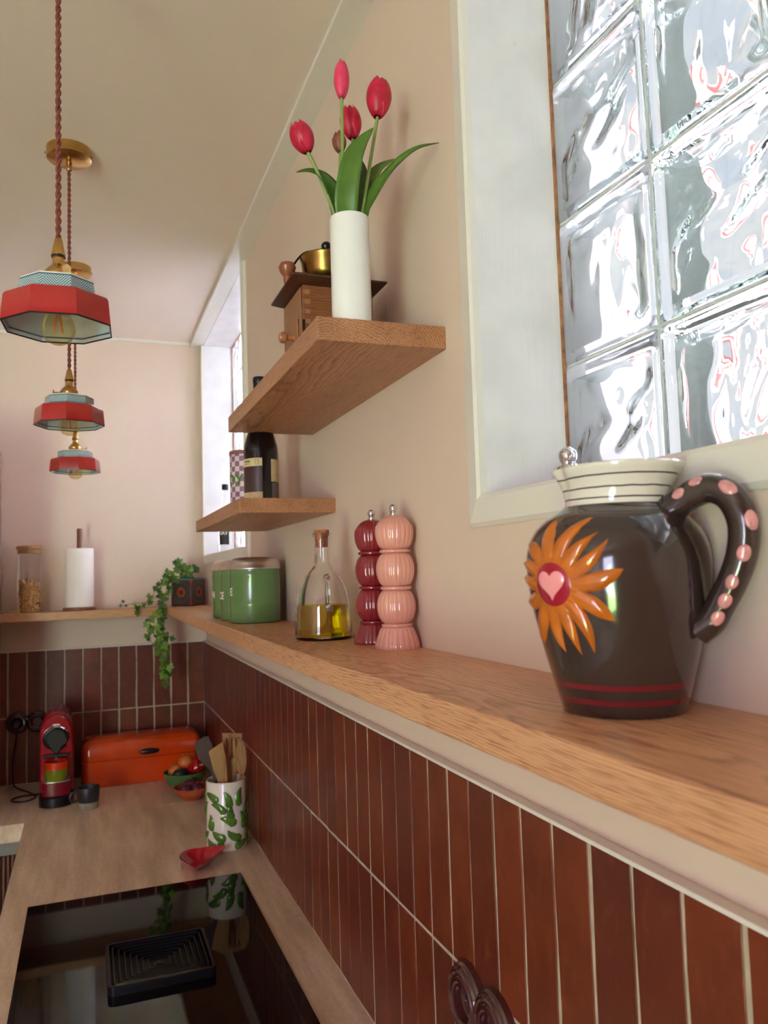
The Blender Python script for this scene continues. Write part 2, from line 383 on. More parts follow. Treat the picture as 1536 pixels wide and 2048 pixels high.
def spline(pts, n=8):
    P = [Vector(p) for p in pts]; P = [P[0]*2-P[1]]+P+[P[-1]*2-P[-2]]; out = []
    for i in range(1, len(P)-2):
        for k in range(n):
            t = k/n; a, b_, c, d = P[i-1:i+3]
            out.append(.5*((2*b_)+(c-a)*t+(2*a-5*b_+4*c-d)*t*t+(3*b_-a-3*c+d)*t**3))
    out.append(P[-2]); return out
def interp(tab, x):
    for (x0, y0), (x1, y1) in zip(tab, tab[1:]):
        if x <= x1: return y0+(y1-y0)*(x-x0)/(x1-x0) if x1 > x0 else y1
    return tab[-1][1]

# ------------------------------------------------------------------ setting numbers (metres; camera at origin)
XT, XW, YB, CE, FL = .474, .486, 3.53, 1.035, -1.72
SO = 1.020                      # soffit strip underside
ZS, ZC = -.1187, -.797          # shelf top, counter top
SIL = .094
XL, YN = -2.6, -1.62
W1 = (-.04, .908); W2 = (2.53, 3.485)
XG = .612                       # inner face of the glass blocks

# right wall with two openings
wr = M()
e_ = .010
wr.box(XW, XG+.14, YN-.1, YB+.1, FL, SIL-.012); wr.box(XW, XG+.14, YN-.1, YB+.1, SO+.006, CE+.1)
wr.box(XW, XG+.14, YN-.1, W1[0]-e_, SIL-.012, SO+.006); wr.box(XW, XG+.14, W1[1]+e_, W2[0]-e_, SIL-.012, SO+.006); wr.box(XW, XG+.14, W2[1]+e_, YB+.1, SIL-.012, SO+.006)
wall_right = struct('wall_right', wr, wallpaint)
wb = M(); wb.box(XL-.1, XW, YB, YB+.1, FL, CE+.1)
wall_back = struct('wall_back', wb, wallpaint)
# left wall with an opening for a window, near wall with an opening for the garden door
wl = M().box(XL-.12, XL, YN-.1, YB, FL, CE+.1)
struct('wall_left', wl, wallpaint)
wn = M(); c0, c1, d1 = -2.30, -1.40, .62
wn.box(XL, c0, YN-.12, YN, FL, CE+.1); wn.box(c1, XW, YN-.12, YN, FL, CE+.1); wn.box(c0, c1, YN-.12, YN, d1, CE+.1)
struct('wall_near', wn, wallpaint)
struct('floor', M().box(XL-.1, XW+.2, YN-.1, YB+.1, FL-.1, FL), mat('floor_boards', (176, 164, 150), .5, var=.15, vs=5))
struct('ceiling', M().box(XL-.1, XW, YN-.1, YB, CE, CE+.1), ceilpaint)
t1 = M(); t1.box(.434, XW, YN, YB, SO, CE); t1.tube([(.434, YN, SO+.004), (.434, YB, SO+.004)], .004, 10)
struct('trim_1', t1, trimpaint, sharp=50)
t2 = M(); t2.box(XL, .434, YB-.014, YB, CE-.010, CE)
struct('trim_2', t2, trimpaint)
# garden door and side window (behind the camera / to the left, they light the room)
d_ = M(); d_.box(c0, c0+.06, YN-.1, YN-.04, FL, d1); d_.box(c1-.06, c1, YN-.1, YN-.04, FL, d1); d_.box(c0, c1, YN-.1, YN-.04, d1-.07, d1); d_.box(c0, c1, YN-.1, YN-.04, FL, FL+.2); d_.box(c0, c1, YN-.1, YN-.04, -.42, -.37)
door = struct('door_1', d_, trimpaint)
part('pane', M().box(c0+.06, c1-.06, YN-.075, YN-.07, FL+.2, d1-.07), panegl, door)

# ------------------------------------------------------------------ glass blocks
BW, BD = .1966, .08
def block_mesh(seed):
    m = M(); h = BW/2; e = .006
    # outer body, edges rounded with a step ring
    def ring(x, r, k=5):
        pts = []
        for q, (sx, sy) in enumerate(((1, 1), (-1, 1), (-1, -1), (1, -1))):
            for i in range(k):
                a = pi/2*q+pi/2*i/(k-1); pts.append((x, sx*(r-.008)+.008*cos(a), sy*(r-.008)+.008*sin(a)))
        return pts
    rs = [ring(0, h-.010), ring(.0004, h-.006), ring(.002, h-.0025), ring(.006, h), ring(BD-.006, h), ring(BD-.002, h-.0025), ring(BD-.0004, h-.006), ring(BD, h-.010)]
    n = len(rs[0]); vs = [p for r in rs for p in r]; fs = [tuple(range(n))[::-1], tuple(range((len(rs)-1)*n, len(rs)*n))]
    for k in range(len(rs)-1):
        for i in range(n): j = (i+1) % n; fs.append((k*n+i, k*n+j, (k+1)*n+j, (k+1)*n+i))
    A = M().add(vs, fs)
    # cavity with wavy inner faces
    g = 30; c = h-.018
    def wavef(face):
        def fn(u, v):
            y = (u*2-1)*c; z = (v*2-1)*c
            q = Vector((y*13+seed*7.3, z*8+seed*3.1+face*11, seed+face*5.7))
            w = noise.noise(q)
            q2 = Vector((y*26+w*1.6, z*17+w*1.8, seed*2+face*9))
            hgt = .0100*w+.0050*noise.noise(q2)
            ed = min(1, 9*min(u, 1-u))*min(1, 9*min(v, 1-v)); ed = ed*ed*(3-2*ed)
            dome = .0025*(1-ed)
            x = (.012+dome+hgt*ed) if face == 0 else (BD-.012-dome+hgt*ed)
            return (x, y, z)
        return fn
    B = M(); B.grid(wavef(0), g, g); B.grid(wavef(1), g, g, flip=True)
    off = g*g
    def idx(i, j, f): return f*off+j*g+i
    loop = [(i, 0) for i in range(g-1)]+[(g-1, j) for j in range(g-1)]+[(i, g-1) for i in range(g-1, 0, -1)]+[(0, j) for j in range(g-1, 0, -1)]
    for k in range(len(loop)):
        a = loop[k]; b_ = loop[(k+1) % len(loop)]
        B.f.append((idx(a[0], a[1], 0), idx(a[0], a[1], 1), idx(b_[0], b_[1], 1), idx(b_[0], b_[1], 0)))
    me = bpy.data.meshes.new('glass_block')
    bmA = bmesh.new(); ta = bpy.data.meshes.new('t'); ta.from_pydata(A.v, [], A.f); bmA.from_mesh(ta); bmesh.ops.recalc_face_normals(bmA, faces=bmA.faces)
    tb = bpy.data.meshes.new('t2'); tb.from_pydata(B.v, [], B.f); bmB = bmesh.new(); bmB.from_mesh(tb); bmesh.ops.recalc_face_normals(bmB, faces=bmB.faces)
    bmesh.ops.reverse_faces(bmB, faces=bmB.faces); bmB.to_mesh(tb); bmA.from_mesh(tb); bmA.to_mesh(me); bmA.free(); bmB.free()
    NA = len(A.f); me.polygons.foreach_set('use_smooth', [i >= NA for i in range(len(me.polygons))]); me.set_sharp_from_angle(angle=R(45)); me.materials.append(blockglass)
    return me
blocks = [block_mesh(s) for s in (1.0, 2.7)]
def window(name, y0, y1, gy0, ncol, knots):
    cs = .040
    w = M()
    # jamb linings: four boards lining the opening
    w.box(XW, XG+.13, y1, y1+.0095, SIL-.0119, SO)
    root = struct(name, w, jambpaint)
    ol = M(); ol.box(XW, XG+.13, y0-.0095, y0, SIL-.0119, SO); part('jamb', ol, jambpaint, root)
    part('sill', M().box(XW, XG+.13, y0+.0003, y1-.0003, SIL-.0115, SIL), trimpaint, root)
    part('head', M().box(XW, XG+.13, y0+.0003, y1-.0003, SO-.002, SO+.0055), jambpaint, root)
    # casing boards with mitred, bevelled profile
    def casing(p, q, r_, s_):
        # p,q inner corners; r_,s_ outer corners (y,z)
        x0 = XW; m = M()
        def P(a, b_, t, x): return (x, a[0]+(b_[0]-a[0])*t, a[1]+(b_[1]-a[1])*t)
        ts = [(0, XW), (0, XW-.010), (.12, XW-.013), (.86, XW-.009), (1, XW-.004), (1, XW)]
        vs = [P(p, r_, t, x) for t, x in ts]+[P(q, s_, t, x) for t, x in ts]; k = len(ts)
        m.add(vs, [(i, i+1, k+i+1, k+i) for i in range(k-1)]+[tuple(range(k)), tuple(range(2*k-1, k-1, -1)), (k-1, 0, k, 2*k-1)])
        return m
    I = [(y0, SIL), (y1, SIL), (y1, SO-.001), (y0, SO-.001)]; O = [(y0-cs, SIL-cs), (min(y1+cs, YB-.002), SIL-cs), (min(y1+cs, YB-.002), SO-.001), (y0-cs, SO-.001)]
    for a, b_ in ((0, 1), (1, 2), (3, 0)):
        part('casing', casing(I[a], I[b_], O[a], O[b_]), trimpaint, root, sharp=20)
    # caulk seam round the glass
    cm = M(); cm.box(XG-.003, XG+.002, y1-.0035, y1, SIL, SO-.002); cm.box(XG-.003, XG+.002, y0, y0+.003, SIL, SO-.002); cm.box(XG-.003, XG+.002, y0, y1, SO-.005, SO-.002)
    part('caulk', cm, caulk, root)
    k = 0
    for i in range(ncol):
        for j in range(5):
            yc = gy0-.2*i-.1; zc = .07+.2*j+.1
            ob = link('glass_block', blocks[(i*3+j) % 2], root, (XG, yc, zc), (R(180)*((i+j) % 2), 0, 0) if (i+2*j) % 3 else (0, 0, 0))
    jm = M(); zA, zB = .07, 1.07
    for i in range(ncol+1): yy = gy0-.2*i; jm.box(XG+.003, XG+BD-.003, yy-.0016, yy+.0016, zA, zB)
    for j in range(6):
        zz = .07+.2*j; jm.box(XG+.0035, XG+BD-.0035, gy0-.2*ncol, gy0, zz-.0016, zz+.0016)
    part('block_joint', jm, joint, root)
    # painted-over screw heads on the jamb
    for (kx, kz) in knots:
        part('screw_plug', M().tube([(kx, y1+.001, kz), (kx, y1-.0006, kz)], .0042, 16), jambpaint, root)
        part('screw_plug', M().tube([(kx, y1+.001, kz), (kx, y1-.0011, kz)], .0018, 12), jambpaint, root)
    return root
window('window_1', W1[0], W1[1], .92, 5, [(.558, .725), (.558, .335), (.535, .12)])
window('window_2', W2[0], W2[1], 3.49, 5, [(.55, .6)])

# ------------------------------------------------------------------ outside
gw = M().box(2.85, 5.2, 1.75, 1.9, FL-1, 2.6)  # unseen white wall added to bounce sunlight through the far window
tag(part('bounce_wall', gw, mat('bounce_white', (238, 238, 240), .85, var=.03, vs=2)), 'white bounce wall added outside, out of view, throwing sunlight into the far window', 'wall')
fac = part('neighbour_house', M().box(1.6, 6.1, 6.2, 6.6, FL-1, 5.2), mat('render_beige', (170, 150, 142), .85, var=.1, vs=2))
tag(fac, 'beige house across the alley seen broken up through the near glass blocks', 'house')
for k in range(3):
    part('window_frame', M().box(2.0+1.4*k, 2.6+1.4*k, 6.14, 6.2, 1.0, 2.4), mat('slate_paint', (92, 104, 132), .5), fac)
    part('brick_pier', M().box(2.8+1.4*k, 3.0+1.4*k, 6.1, 6.2, FL-1, 5.2), mat('brick_pink', (128, 72, 68), .8, var=.2, vs=14), fac)
pole = M()
for k in range(3): pole.box(7.4+1.1*k, 7.75+1.1*k, 6.0+.3*k, 6.4+.3*k, FL-1, 2.4+.8*k)
tag(part('chimney_stack', pole, mat('brick_far', (150, 90, 84), .85, var=.2)), 'reddish brick chimney stacks seen as smears through the glass blocks', 'chimney')
gt = part('bounce_slab', M().box(.76, 2.62, -6, 6.1, FL-1.02, FL-.70), mat('bounce_pale', (236, 234, 232), .8, var=.03)); gt['kind'] = 'structure'  # pale unseen slab added to lighten what the glass blocks refract
gd = part('alley_paving', M().box(.76, 12, -6, 16, FL-1.1, FL-1), mat('paving', (108, 106, 104), .85, var=.1)); gd['kind'] = 'structure'  # unseen ground outside, added to bounce sunlight up through the far window
hedge = M()
for k in range(60):
    a = (random.uniform(-4.6, .4), random.uniform(-4.6, -3.9), random.uniform(FL, -.1)); rr = random.uniform(.18, .34)
    hedge.lathe([(0, -rr), (rr*.8, -rr*.6), (rr, 0), (rr*.75, rr*.65), (0, rr)], 7, cx=a[0], cy=a[1], z0=a[2])
hd = part('garden_hedge', hedge, mat('hedge_green', (92, 130, 60), .7, var=.4, vs=9)); tag(hd, 'green hedge in the garden behind the glazed door', 'hedge')
gg = part('garden_lawn', M().box(-7, .7, -8, YN-.2, FL-.2, FL-.1), mat('lawn', (110, 140, 72), .9, var=.2)); gg['kind'] = 'structure'

# ------------------------------------------------------------------ tiles
struct('trim_3', M().box(XT-.004, XW, YN, YB-.01, -.2785, -.2735), trimpaint, bevel=.001)
struct('trim_4', M().box(-.33, XT, YB-.014, YB, -.2785, -.2735), trimpaint, bevel=.001)
part('grout', M().box(XT+.0008, XW, -.35, YB, ZC, -.2775), grout, wall_right)
part('grout', M().box(-.33, XT+.0018, YB-.0082, YB, ZC, -.2785), grout, wall_back)
def tile_mesh(seed, w=.0643, h=.2555):
    """handmade tile in a local frame: face towards -X, y width, z height"""
    rnd = random.Random(seed); n = 5; e = .0014
    L = [(-w/2+rnd.uniform(-1, 1)*e, -h/2+h*i/(n-1)) for i in range(n)]; Rr = [(w/2+rnd.uniform(-1, 1)*e, -h/2+h*i/(n-1)) for i in range(n)]
    pts = L+Rr[::-1]; k = len(pts)
    def sc(p, d): return (p[0]-d*(1 if p[0] > 0 else -1), p[1]-(d*(1 if p[1] > 0 else -1) if abs(abs(p[1])-h/2) < 1e-6 else 0))
    vs = [(-.0000, *sc(p, .0014)) for p in pts]+[(.0012, *p) for p in pts]+[(.006, *p) for p in pts]
    vs = [(x+(rnd.uniform(-.0003, .0003) if i < k else 0), y, z) for i, (x, y, z) in enumerate(vs)]
    fs = [tuple(range(k))]+[(i, k+i, k+(i+1) % k, (i+1) % k) for i in range(k)]+[(k+i, 2*k+i, 2*k+(i+1) % k, k+(i+1) % k) for i in range(k)]
    return M().add(vs, fs).mesh('tile', tilem, 25)
tms = [tile_mesh(s) for s in range(6)]
P_, ROW = .0678, ((-.4065), (-.667))
kk = 0
for row, zc in enumerate(ROW):
    Y = .4988-.0678*11.5; i = 0
    while Y < YB-.005:
        o = link('tile', tms[random.randrange(6)], wall_right, (XT+random.uniform(-.0008, .0000), Y+random.uniform(-.0006, .0006)+(.001 if row else 0), zc), (0, random.uniform(-.0015, .0015), random.uniform(-.006, .006)))
        Y += P_
    X = XT-.0335
    while X > -.33:
        link('tile', tms[random.randrange(6)], wall_back, (X, YB-.010+random.uniform(-.0004, .0004), zc), (0, 0, R(90)))
        X -= .0700

# ------------------------------------------------------------------ shelves
XF, T_ = .305, .0325
sh = thing('oak_ledge_shelf', 'long oak ledge above the brown tiles carrying jug, mills, bottle and canisters', 'shelf', (XF, 1.5, ZS-T_))
part('plank', M().box(0, XW-XF, -2.4, .0535, 0, T_), oakY, sh, bevel=.0018)
part('plank', M().box(0, XW-XF, .0542, YB-1.5, 0, T_), oakY2, sh, bevel=.0018)
o = part('oak_back_shelf', M().box(0, XF+.32, 0, YB-3.345, 0, T_), oakX, None, (-.32, 3.345, ZS-T_), bevel=.0018)
tag(o, 'shorter oak ledge on the back wall carrying nut jar and paper roll', 'shelf')
o = part('oak_wall_shelf', M().box(0, XW-.294, 0, .722, 0, .033), oakS, None, (.294, 1.014, .316), bevel=.001)
tag(o, 'upper floating oak shelf under the tulip vase and coffee grinder', 'shelf')
o = part('oak_wall_shelf', M().box(0, XW-.286, 0, .672, 0, .030), oakS, None, (.286, 1.572, .125), bevel=.001)
tag(o, 'lower floating oak shelf under the black wine bottle', 'shelf')

# ------------------------------------------------------------------ counter, hob and cabinets
cm = M(); cm.box(-.196, XT+.004, -1.0, 2.9565, ZC-.058, ZC)
part_ = tag(part('stone_worktop', cm, stone, bevel=.0015), 'beige veined worktop under the black hob, running along the tiled wall', 'worktop')
part_ = tag(part('stone_worktop', M().box(-.32, XT+.004, 2.9572, YB-.004, ZC-.058, ZC), stone, bevel=.0015), 'beige worktop along the back wall under bread bin and coffee machine', 'worktop')
cb = thing('base_cabinet', 'base cabinet with vertical wooden slats below the back worktop', 'cabinet', (-.32, 2.98, FL))
hh = ZC-.058-FL
part('body', M().box(0, XT+.32, .02, .54, .0, hh-.048), slatwood, cb)
part('rail', M().box(0, .125, .004, .30, hh-.047, hh), alu, cb, label='grey aluminium grip rail')
for k in range(9):
    part('slat', M().box(.002+.0135*k, .0105+.0135*k, .006, .020, .08, hh-.05), slatwood, cb, bevel=.002)
cb = thing('base_cabinet', 'wooden base cabinet run below the hob worktop', 'cabinet', (-.17, -.98, FL))
part('body', M().box(0.02, XW+.165, 0, 3.92, 0, hh), slatwood, cb)
for k in range(5):
    dd = part('door', M().box(0, .02, .01+.782*k, .772+.782*k, .09, hh-.05), slatwood, cb, bevel=.001)
    part('handle', M().box(-.012, 0, .1+.782*k, .68+.782*k, hh-.07, hh-.06), alu, dd)
tc_ = thing('tall_cupboard', 'tall pinkish brown wooden cupboard at the left end of the back wall', 'cupboard', (-.92, 2.93, FL))
part('body', M().box(0, .598, .02, .586, 0, 2.248), cabwood, tc_, bevel=.001)
for k in range(2):
    dd = part('door', M().box(.002+.298*k, .296+.298*k, 0, .019, .1, 2.24), cabwood, tc_, bevel=.001)
    part('handle', M().box((.27 if k == 0 else .32), (.28 if k == 0 else .33), -.02, 0, 1.0, 1.25), alu, dd)
hob = thing('induction_hob', 'black glass induction hob set in the beige worktop', 'hob', (-.137, 1.30, ZC))
part('glass_plate', M().box(0, .522, 0, .895, 0, .004), hobglass, hob, bevel=.0008)
vent = thing('hob_vent_cover', 'black stepped vent grille cover in the middle of the hob', 'vent', (.1385, 1.760, ZC+.004))
def rrect(hx, hy, r, z, k=4):
    pts = []
    for q, (sx, sy) in enumerate(((1, 1), (-1, 1), (-1, -1), (1, -1))):
        for i in range(k):
            a = pi/2*q+pi/2*i/(k-1); pts.append((sx*(hx-r)+r*cos(a), sy*(hy-r)+r*sin(a), z))
    return pts
for k in range(9):
    hx = .1025-.0115*k; hy = .0975-.0107*k; th = .0026 if k else .006; zt = .019-.0019*k; r = max(.012-.0013*k, .001)
    if hx-th < .002 or hy-th < .002: break
    A = rrect(hx, hy, r, .0002); B = rrect(hx, hy, r, zt-.001); B2 = rrect(hx-.001, hy-.001, r, zt); Cc = rrect(hx-th, hy-th, max(r-th, .0005), zt); D = rrect(hx-th, hy-th, max(r-th, .0005), .0002)
    n = len(A); rs = [A, B, B2, Cc, D]; vs = [p for q in rs for p in q]; fs = []
    for a in range(5):
        for i in range(n): j = (i+1) % n; fs.append((a*n+i, a*n+j, ((a+1) % 5)*n+j, ((a+1) % 5)*n+i))
    part('slat' if k else 'frame', M().add(vs, fs), grillblk, vent)
part('tray', M().box(-.098, .098, -.093, .093, .0001, .0022), mat('gap_black', (10, 10, 11), .7), vent)  # matte black sheet added to darken the slat gaps, hiding the hob's reflection
part('centre_bar', M().box(-.006, .006, -.006, .006, 0, .005), grillblk, vent)

# ------------------------------------------------------------------ sockets
def socket(parent, m_off, axis, plug=False):
    """porcelain rosette, axis X (right wall, faces -X) or Y (back wall, faces -Y)"""
    pr = [(0, .003), (.017, .003), (.0195, .005), (.0205, .0155), (.023, .0172), (.0275, .0165), (.029, .0145), (.031, .0145), (.033, .0165), (.036, .0155), (.038, .012), (.040, .0115), (.0425, .008), (.0435, 0)]
    m = M().lathe(pr, 40)
    rot = (0, R(-90), 0) if axis == 'X' else (R(90), 0, 0)
    f = part('rosette', m, brownporc, parent, m_off, rot, sharp=25)
    for s in (-1, 1): part('contact', M().lathe([(0, .0052), (.0024, .0052), (.0024, .003)], 10, cx=.0095*s if axis == 'Y' else 0, cy=0 if axis == 'Y' else .0095*s), blackpl, f)
    return f
sk = thing('double_socket', 'glossy brown double wall socket on the side tiles near the hob', 'socket', (XT-.0005, .985, -.5675))
socket(sk, (0, 0, 0), 'X'); socket(sk, (0, -.075, 0), 'X')
for ch in sk.children: ch.scale = (1.12, 1.12, 1)
sk = thing('double_socket', 'brown double wall socket on the back tiles behind the coffee machine', 'socket', (-.259, YB-.0105, -.556))
socket(sk, (0, 0, 0), 'Y'); socket(sk, (.074, 0, 0), 'Y')
pc = thing('power_cable', 'black cable with plug looping from back wall socket onto worktop', 'cable', (-.259, 3.48, -.556))
part('plug', M().lathe([(0, .03), (.011, .03), (.017, .024), (.018, 0), (.0165, -.018), (0, -.018)], 20), blackpl, pc, (0, .006, 0), (R(90), 0, 0))
path = spline([(0, -.02, -.008), (.001, -.022, -.05), (-.009, -.02, -.117), (-.012, -.025, -.183), (.0, -.06, -.225), (.052, -.12, -.2375), (.08, -.20, -.2380), (.05, -.25, -.238), (.010, -.235, -.238), (.0, -.20, -.238), (.03, -.17, -.2375), (.07, -.18, -.234), (.092, -.165, -.2375), (.098, -.13, -.2375)], 8)
part('lead', M().tube(path, .003, 8), rubber, pc)

# ------------------------------------------------------------------ coffee machine, tumbler, cup
cmn = thing('coffee_machine', 'red and black capsule coffee machine on the back worktop', 'coffee machine', (-.103, 3.13, ZC))
def stad(w, y0, y1, k=10, r=None):
    """rounded-front plan outline"""
    r = r or w; pts = [(-w, y1)]
    for i in range(k+1):
        a = pi+pi*i/k; pts.append((w*cos(a), y0+r+r*sin(a)))
    pts.append((w, y1)); return pts
part('base', M().prism(stad(.058, -.035, .25, r=.045), 'Z', 0, .034), blackpl, cmn, bevel=.003)
part('capsule_bin', M().prism(stad(.047, -.014, .05, r=.02), 'Z', .0345, .084), crimson, cmn, bevel=.003)
part('drip_tray', M().prism(stad(.047, -.016, .05, r=.02), 'Z', .085, .090), steel, cmn, bevel=.001)
tor = [(-.055, .0345), (-.055, .245)]+[(-.055+.0, .245)]
body = [(-.057, .035), (-.057, .25), (-.052, .285), (-.036, .318), (-.014, .334), (.014, .334), (.036, .318), (.052, .285), (.057, .25), (.057, .035)]
part('body', M().prism(body, 'Y', .052, .25), machinered, cmn, bevel=.006)
head = [(-.055, .185), (-.055, .25), (-.050, .283), (-.035, .313), (-.014, .328), (.014, .328), (.035, .313), (.050, .283), (.055, .25), (.055, .185)]
part('head', M().prism(head, 'Y', 0, .051), machinered, cmn, bevel=.005)
part('ring', M().lathe([(.036, 0), (.045, 0), (.046, .007), (.042, .013), (.036, .008)], 36, closed=True), chrome, cmn, (0, 0, .245), (R(90), 0, 0))
drop = [(.034*sin(R(d)), .034*cos(R(d))) for d in range(-126, 127, 9)]+[(.004, -.058), (-.004, -.058)]
part('lever', M().prism(drop, 'Y', -.019, -.002), blackpl, cmn, (0, 0, .247), bevel=.003)
part('top_glint', M().prism([(-.013, .2925), (.013, .2925), (.009, .2965), (-.009, .2965)], 'Y', -.003, .004), steel, cmn)  # steel sliver standing in for the small silver highlight on the head
part('outlet_bar', M().box(-.044, .044, -.006, .03, .176, .188), blackpl, cmn, bevel=.003)
part('outlet', M().lathe([(.004, 0), (.005, .02)], 10), brass, cmn, (0, .005, .160))
cmn.scale = (1, 1, .965)
tb = thing('striped_tumbler', 'orange and olive striped tumbler on the coffee machine drip tray', 'tumbler', (-.103, 3.139, ZC+.0875))
part('base_band', M().lathe([(0, 0), (.034, 0), (.0375, .004), (.039, .042)], 32), mat('olive_glaze', (120, 128, 22), .2, coat=.5), tb)
part('rim_band', M().lathe([(.039, .042), (.040, .067), (.038, .067), (.034, .006), (0, .006)], 32), mat('flame_glaze', (214, 52, 14), .2, coat=.5), tb)
cu = thing('stoneware_mug', 'dark stoneware mug with grey foot in front of the bread bin', 'mug', (.004, 3.045, ZC))
part('foot', M().lathe([(0, 0), (.032, 0), (.0335, .002), (.0345, .024)], 32), mat('grey_stoneware', (150, 142, 120), .7, var=.12, vs=60), cu)
part('body', M().lathe([(.0345, .024), (.0362, .03), (.0388, .072), (.038, .0745), (.036, .072), (.033, .02), (0, .015)], 32), mat('dark_stoneware', (44, 42, 40), .4, var=.2), cu)
part('handle', M().tube(spline([(-.034, 0, .062), (-.052, -.004, .060), (-.060, -.006, .044), (-.052, -.004, .028), (-.034, 0, .028)], 6), .0045, 8), mat('dark_stoneware_handle', (44, 42, 40), .4), cu)

# ------------------------------------------------------------------ bread bin
bb = thing('bread_bin', 'glossy orange enamel bread bin with black oval grip', 'bread bin', (-.02, 3.31, ZC))
def rr2(w, d, r, k=6):
    pts = []
    for q, (cx, cy) in enumerate(((w-r, d-r), (r, d-r), (r, r), (w-r, r))):
        for i in range(k):
            a = pi/2*q+pi/2*i/(k-1); pts.append((cx+r*cos(a), cy+r*sin(a)))
    return pts
BWd, BDp = .45, .195
part('body', M().prism(rr2(BWd, BDp, .028), 'Z', 0, .103), orangeen, bb, bevel=.003)
bb.scale = (1, 1, .955)
lid = M(); rows = []
for s, (ins, z) in enumerate(((.001, .1045), (.0, .108), (.0, .148), (.004, .162), (.014, .174), (.03, .182), (.055, .188), (.09, .190))):
    pts = rr2(BWd-2*ins*.75, BDp-2*ins, max(.030-ins*.3, .006)); rows.append([(x+ins*.75, y+ins, z) for x, y in pts])
n = len(rows[0]); vs = [p for q in rows for p in q]; fs = [(a*n+i, a*n+(i+1) % n, (a+1)*n+(i+1) % n, (a+1)*n+i) for a in range(len(rows)-1) for i in range(n)]
fs.append(tuple(range((len(rows)-1)*n, len(rows)*n))); fs.append(tuple(range(n))[::-1]); lid.add(vs, fs)
part('lid', lid, orangeen, bb, sharp=50)
g = M().lathe([(0, .010), (.6, .009), (.9, .006), (1, 0)], 28); g.map(lambda x, y, z: (x*.040, -z*1.3, y*.0125))
part('grip', g, blackpl, bb, (.250, .001, .126))

# ------------------------------------------------------------------ bowls and fruit
def bowl(name, label, loc, r, h, fr, mt):
    m = M().lathe([(0, 0), (fr, 0), (fr*1.05, .003), (r*.78, h*.35), (r*.95, h*.75), (r, h), (r-.003, h+.001), (r*.92-.003, h*.75), (r*.72, h*.38), (fr*.8, .007), (0, .006)], 40)
    return tag(part(name, m, mt, None, loc), label, 'bowl')
bowl('fruit_bowl', 'green glazed bowl holding oranges, avocado and pepper', (.345, 3.135, ZC), .078, .068, .034, greenbowl)
bowl('fruit_bowl', 'small terracotta bowl of red onions beside the chili crock', (.352, 2.995, ZC), .064, .044, .030, terracotta)
def fruit(name, label, cat, loc, r, mt, sx=1, sz=1, stemmed=True, rot=None):
    t = thing(name, label, cat, loc)
    if rot: t.rotation_euler = rot
    pr = [(0, -r*.93)]+[(r*sin(a), -r*cos(a)*(1 if a > .3 else .97)) for a in [pi*i/12 for i in range(1, 12)]]+[(0, r*.92)]
    part('skin', M().lathe(pr, 20).map(lambda x, y, z: (x*sx, y, z*sz)), mt, t)
    if stemmed: part('stem', M().tube([(0, 0, r*.85*sz), (.001, 0, r*sz+.004)], .0018, 6), ivystem, t)
    return t
fruit('orange_fruit', 'orange at the back left of the green bowl', 'fruit', (.312, 3.150, ZC+.068), .026, orangefruit)
fruit('orange_fruit', 'orange on top of the pile in the green bowl', 'fruit', (.352, 3.165, ZC+.093), .028, orangefruit)
fruit('avocado', 'dark avocado at the front of the green bowl', 'fruit', (.325, 3.105, ZC+.064), .022, avocado, 1.3, 1, True)
pp = thing('red_pepper', 'shiny red pepper lying at the right of the green bowl', 'vegetable', (.383, 3.124, ZC+.082)); pp.rotation_euler = (R(70), R(20), R(30))
part('flesh', M().lathe([(0, -.036), (.012, -.035), (.020, -.02), (.025, .005), (.026, .02), (.018, .03), (0, .026)], 24, mod=lambda a, z: 1+.08*cos(3*a)), redpepper, pp)
part('stem', M().tube([(0, 0, .026), (.003, 0, .04)], .0035, 6), stemm, pp)
for k, (x, y, z, rr, lb) in enumerate(((.330, 2.985, .036, .023, 'red onion at the left of the terracotta bowl'), (.372, 2.98, .036, .024, 'red onion at the right of the terracotta bowl'), (.352, 3.02, .044, .024, 'red onion at the back of the terracotta bowl'))):
    fruit('red_onion', lb, 'vegetable', (x, y, ZC+z), rr, onion, 1.05, .9)

# ------------------------------------------------------------------ chili crock and utensils
CX, CY, CR, CH = .388, 2.434, .0585, .196
ck = thing('utensil_crock', 'white cylindrical crock with green chilies in relief, holding wooden utensils', 'crock', (CX, CY, ZC))
part('body', M().lathe([(0, 0), (CR-.004, 0), (CR, .004), (CR, CH-.004), (CR-.002, CH), (CR-.005, CH-.003), (CR-.006, .01), (0, .008)], 48), chiliwhite, ck)
part('soffit_shadow_gap', M().lathe([(0, 0), (.01, 0), (.01, .001), (0, .001)], 8), chiliwhite, ck) if False else None
def uvtube(path, rad, Rf, flat=.55, n=10):
    """tube laid on a turned surface: path of (u metres, v height), Rf(v) radius"""
    P = path; L = len(P); vs = []; fs = []
    for k in range(L):
        a = P[max(k-1, 0)]; b_ = P[min(k+1, L-1)]; dx, dy = b_[0]-a[0], b_[1]-a[1]; l = sqrt(dx*dx+dy*dy) or 1; nx, ny = -dy/l, dx/l
        for i in range(n):
            th = 2*pi*i/n; u = P[k][0]+nx*cos(th)*rad[k]; v = P[k][1]+ny*cos(th)*rad[k]; h = sin(th)*rad[k]*flat
            rr = Rf(v)+h*.75; ph = u/Rf(v); vs.append((rr*cos(ph), rr*sin(ph), v))
    for k in range(L-1):
        for i in range(n): j = (i+1) % n; fs.append((k*n+i, k*n+j, (k+1)*n+j, (k+1)*n+i))
    fs.append(tuple(range(n))[::-1]); fs.append(tuple((L-1)*n+i for i in range(n)))
    return M().add(vs, fs)
rc = random.Random(5)
rows = 6; cols = 7
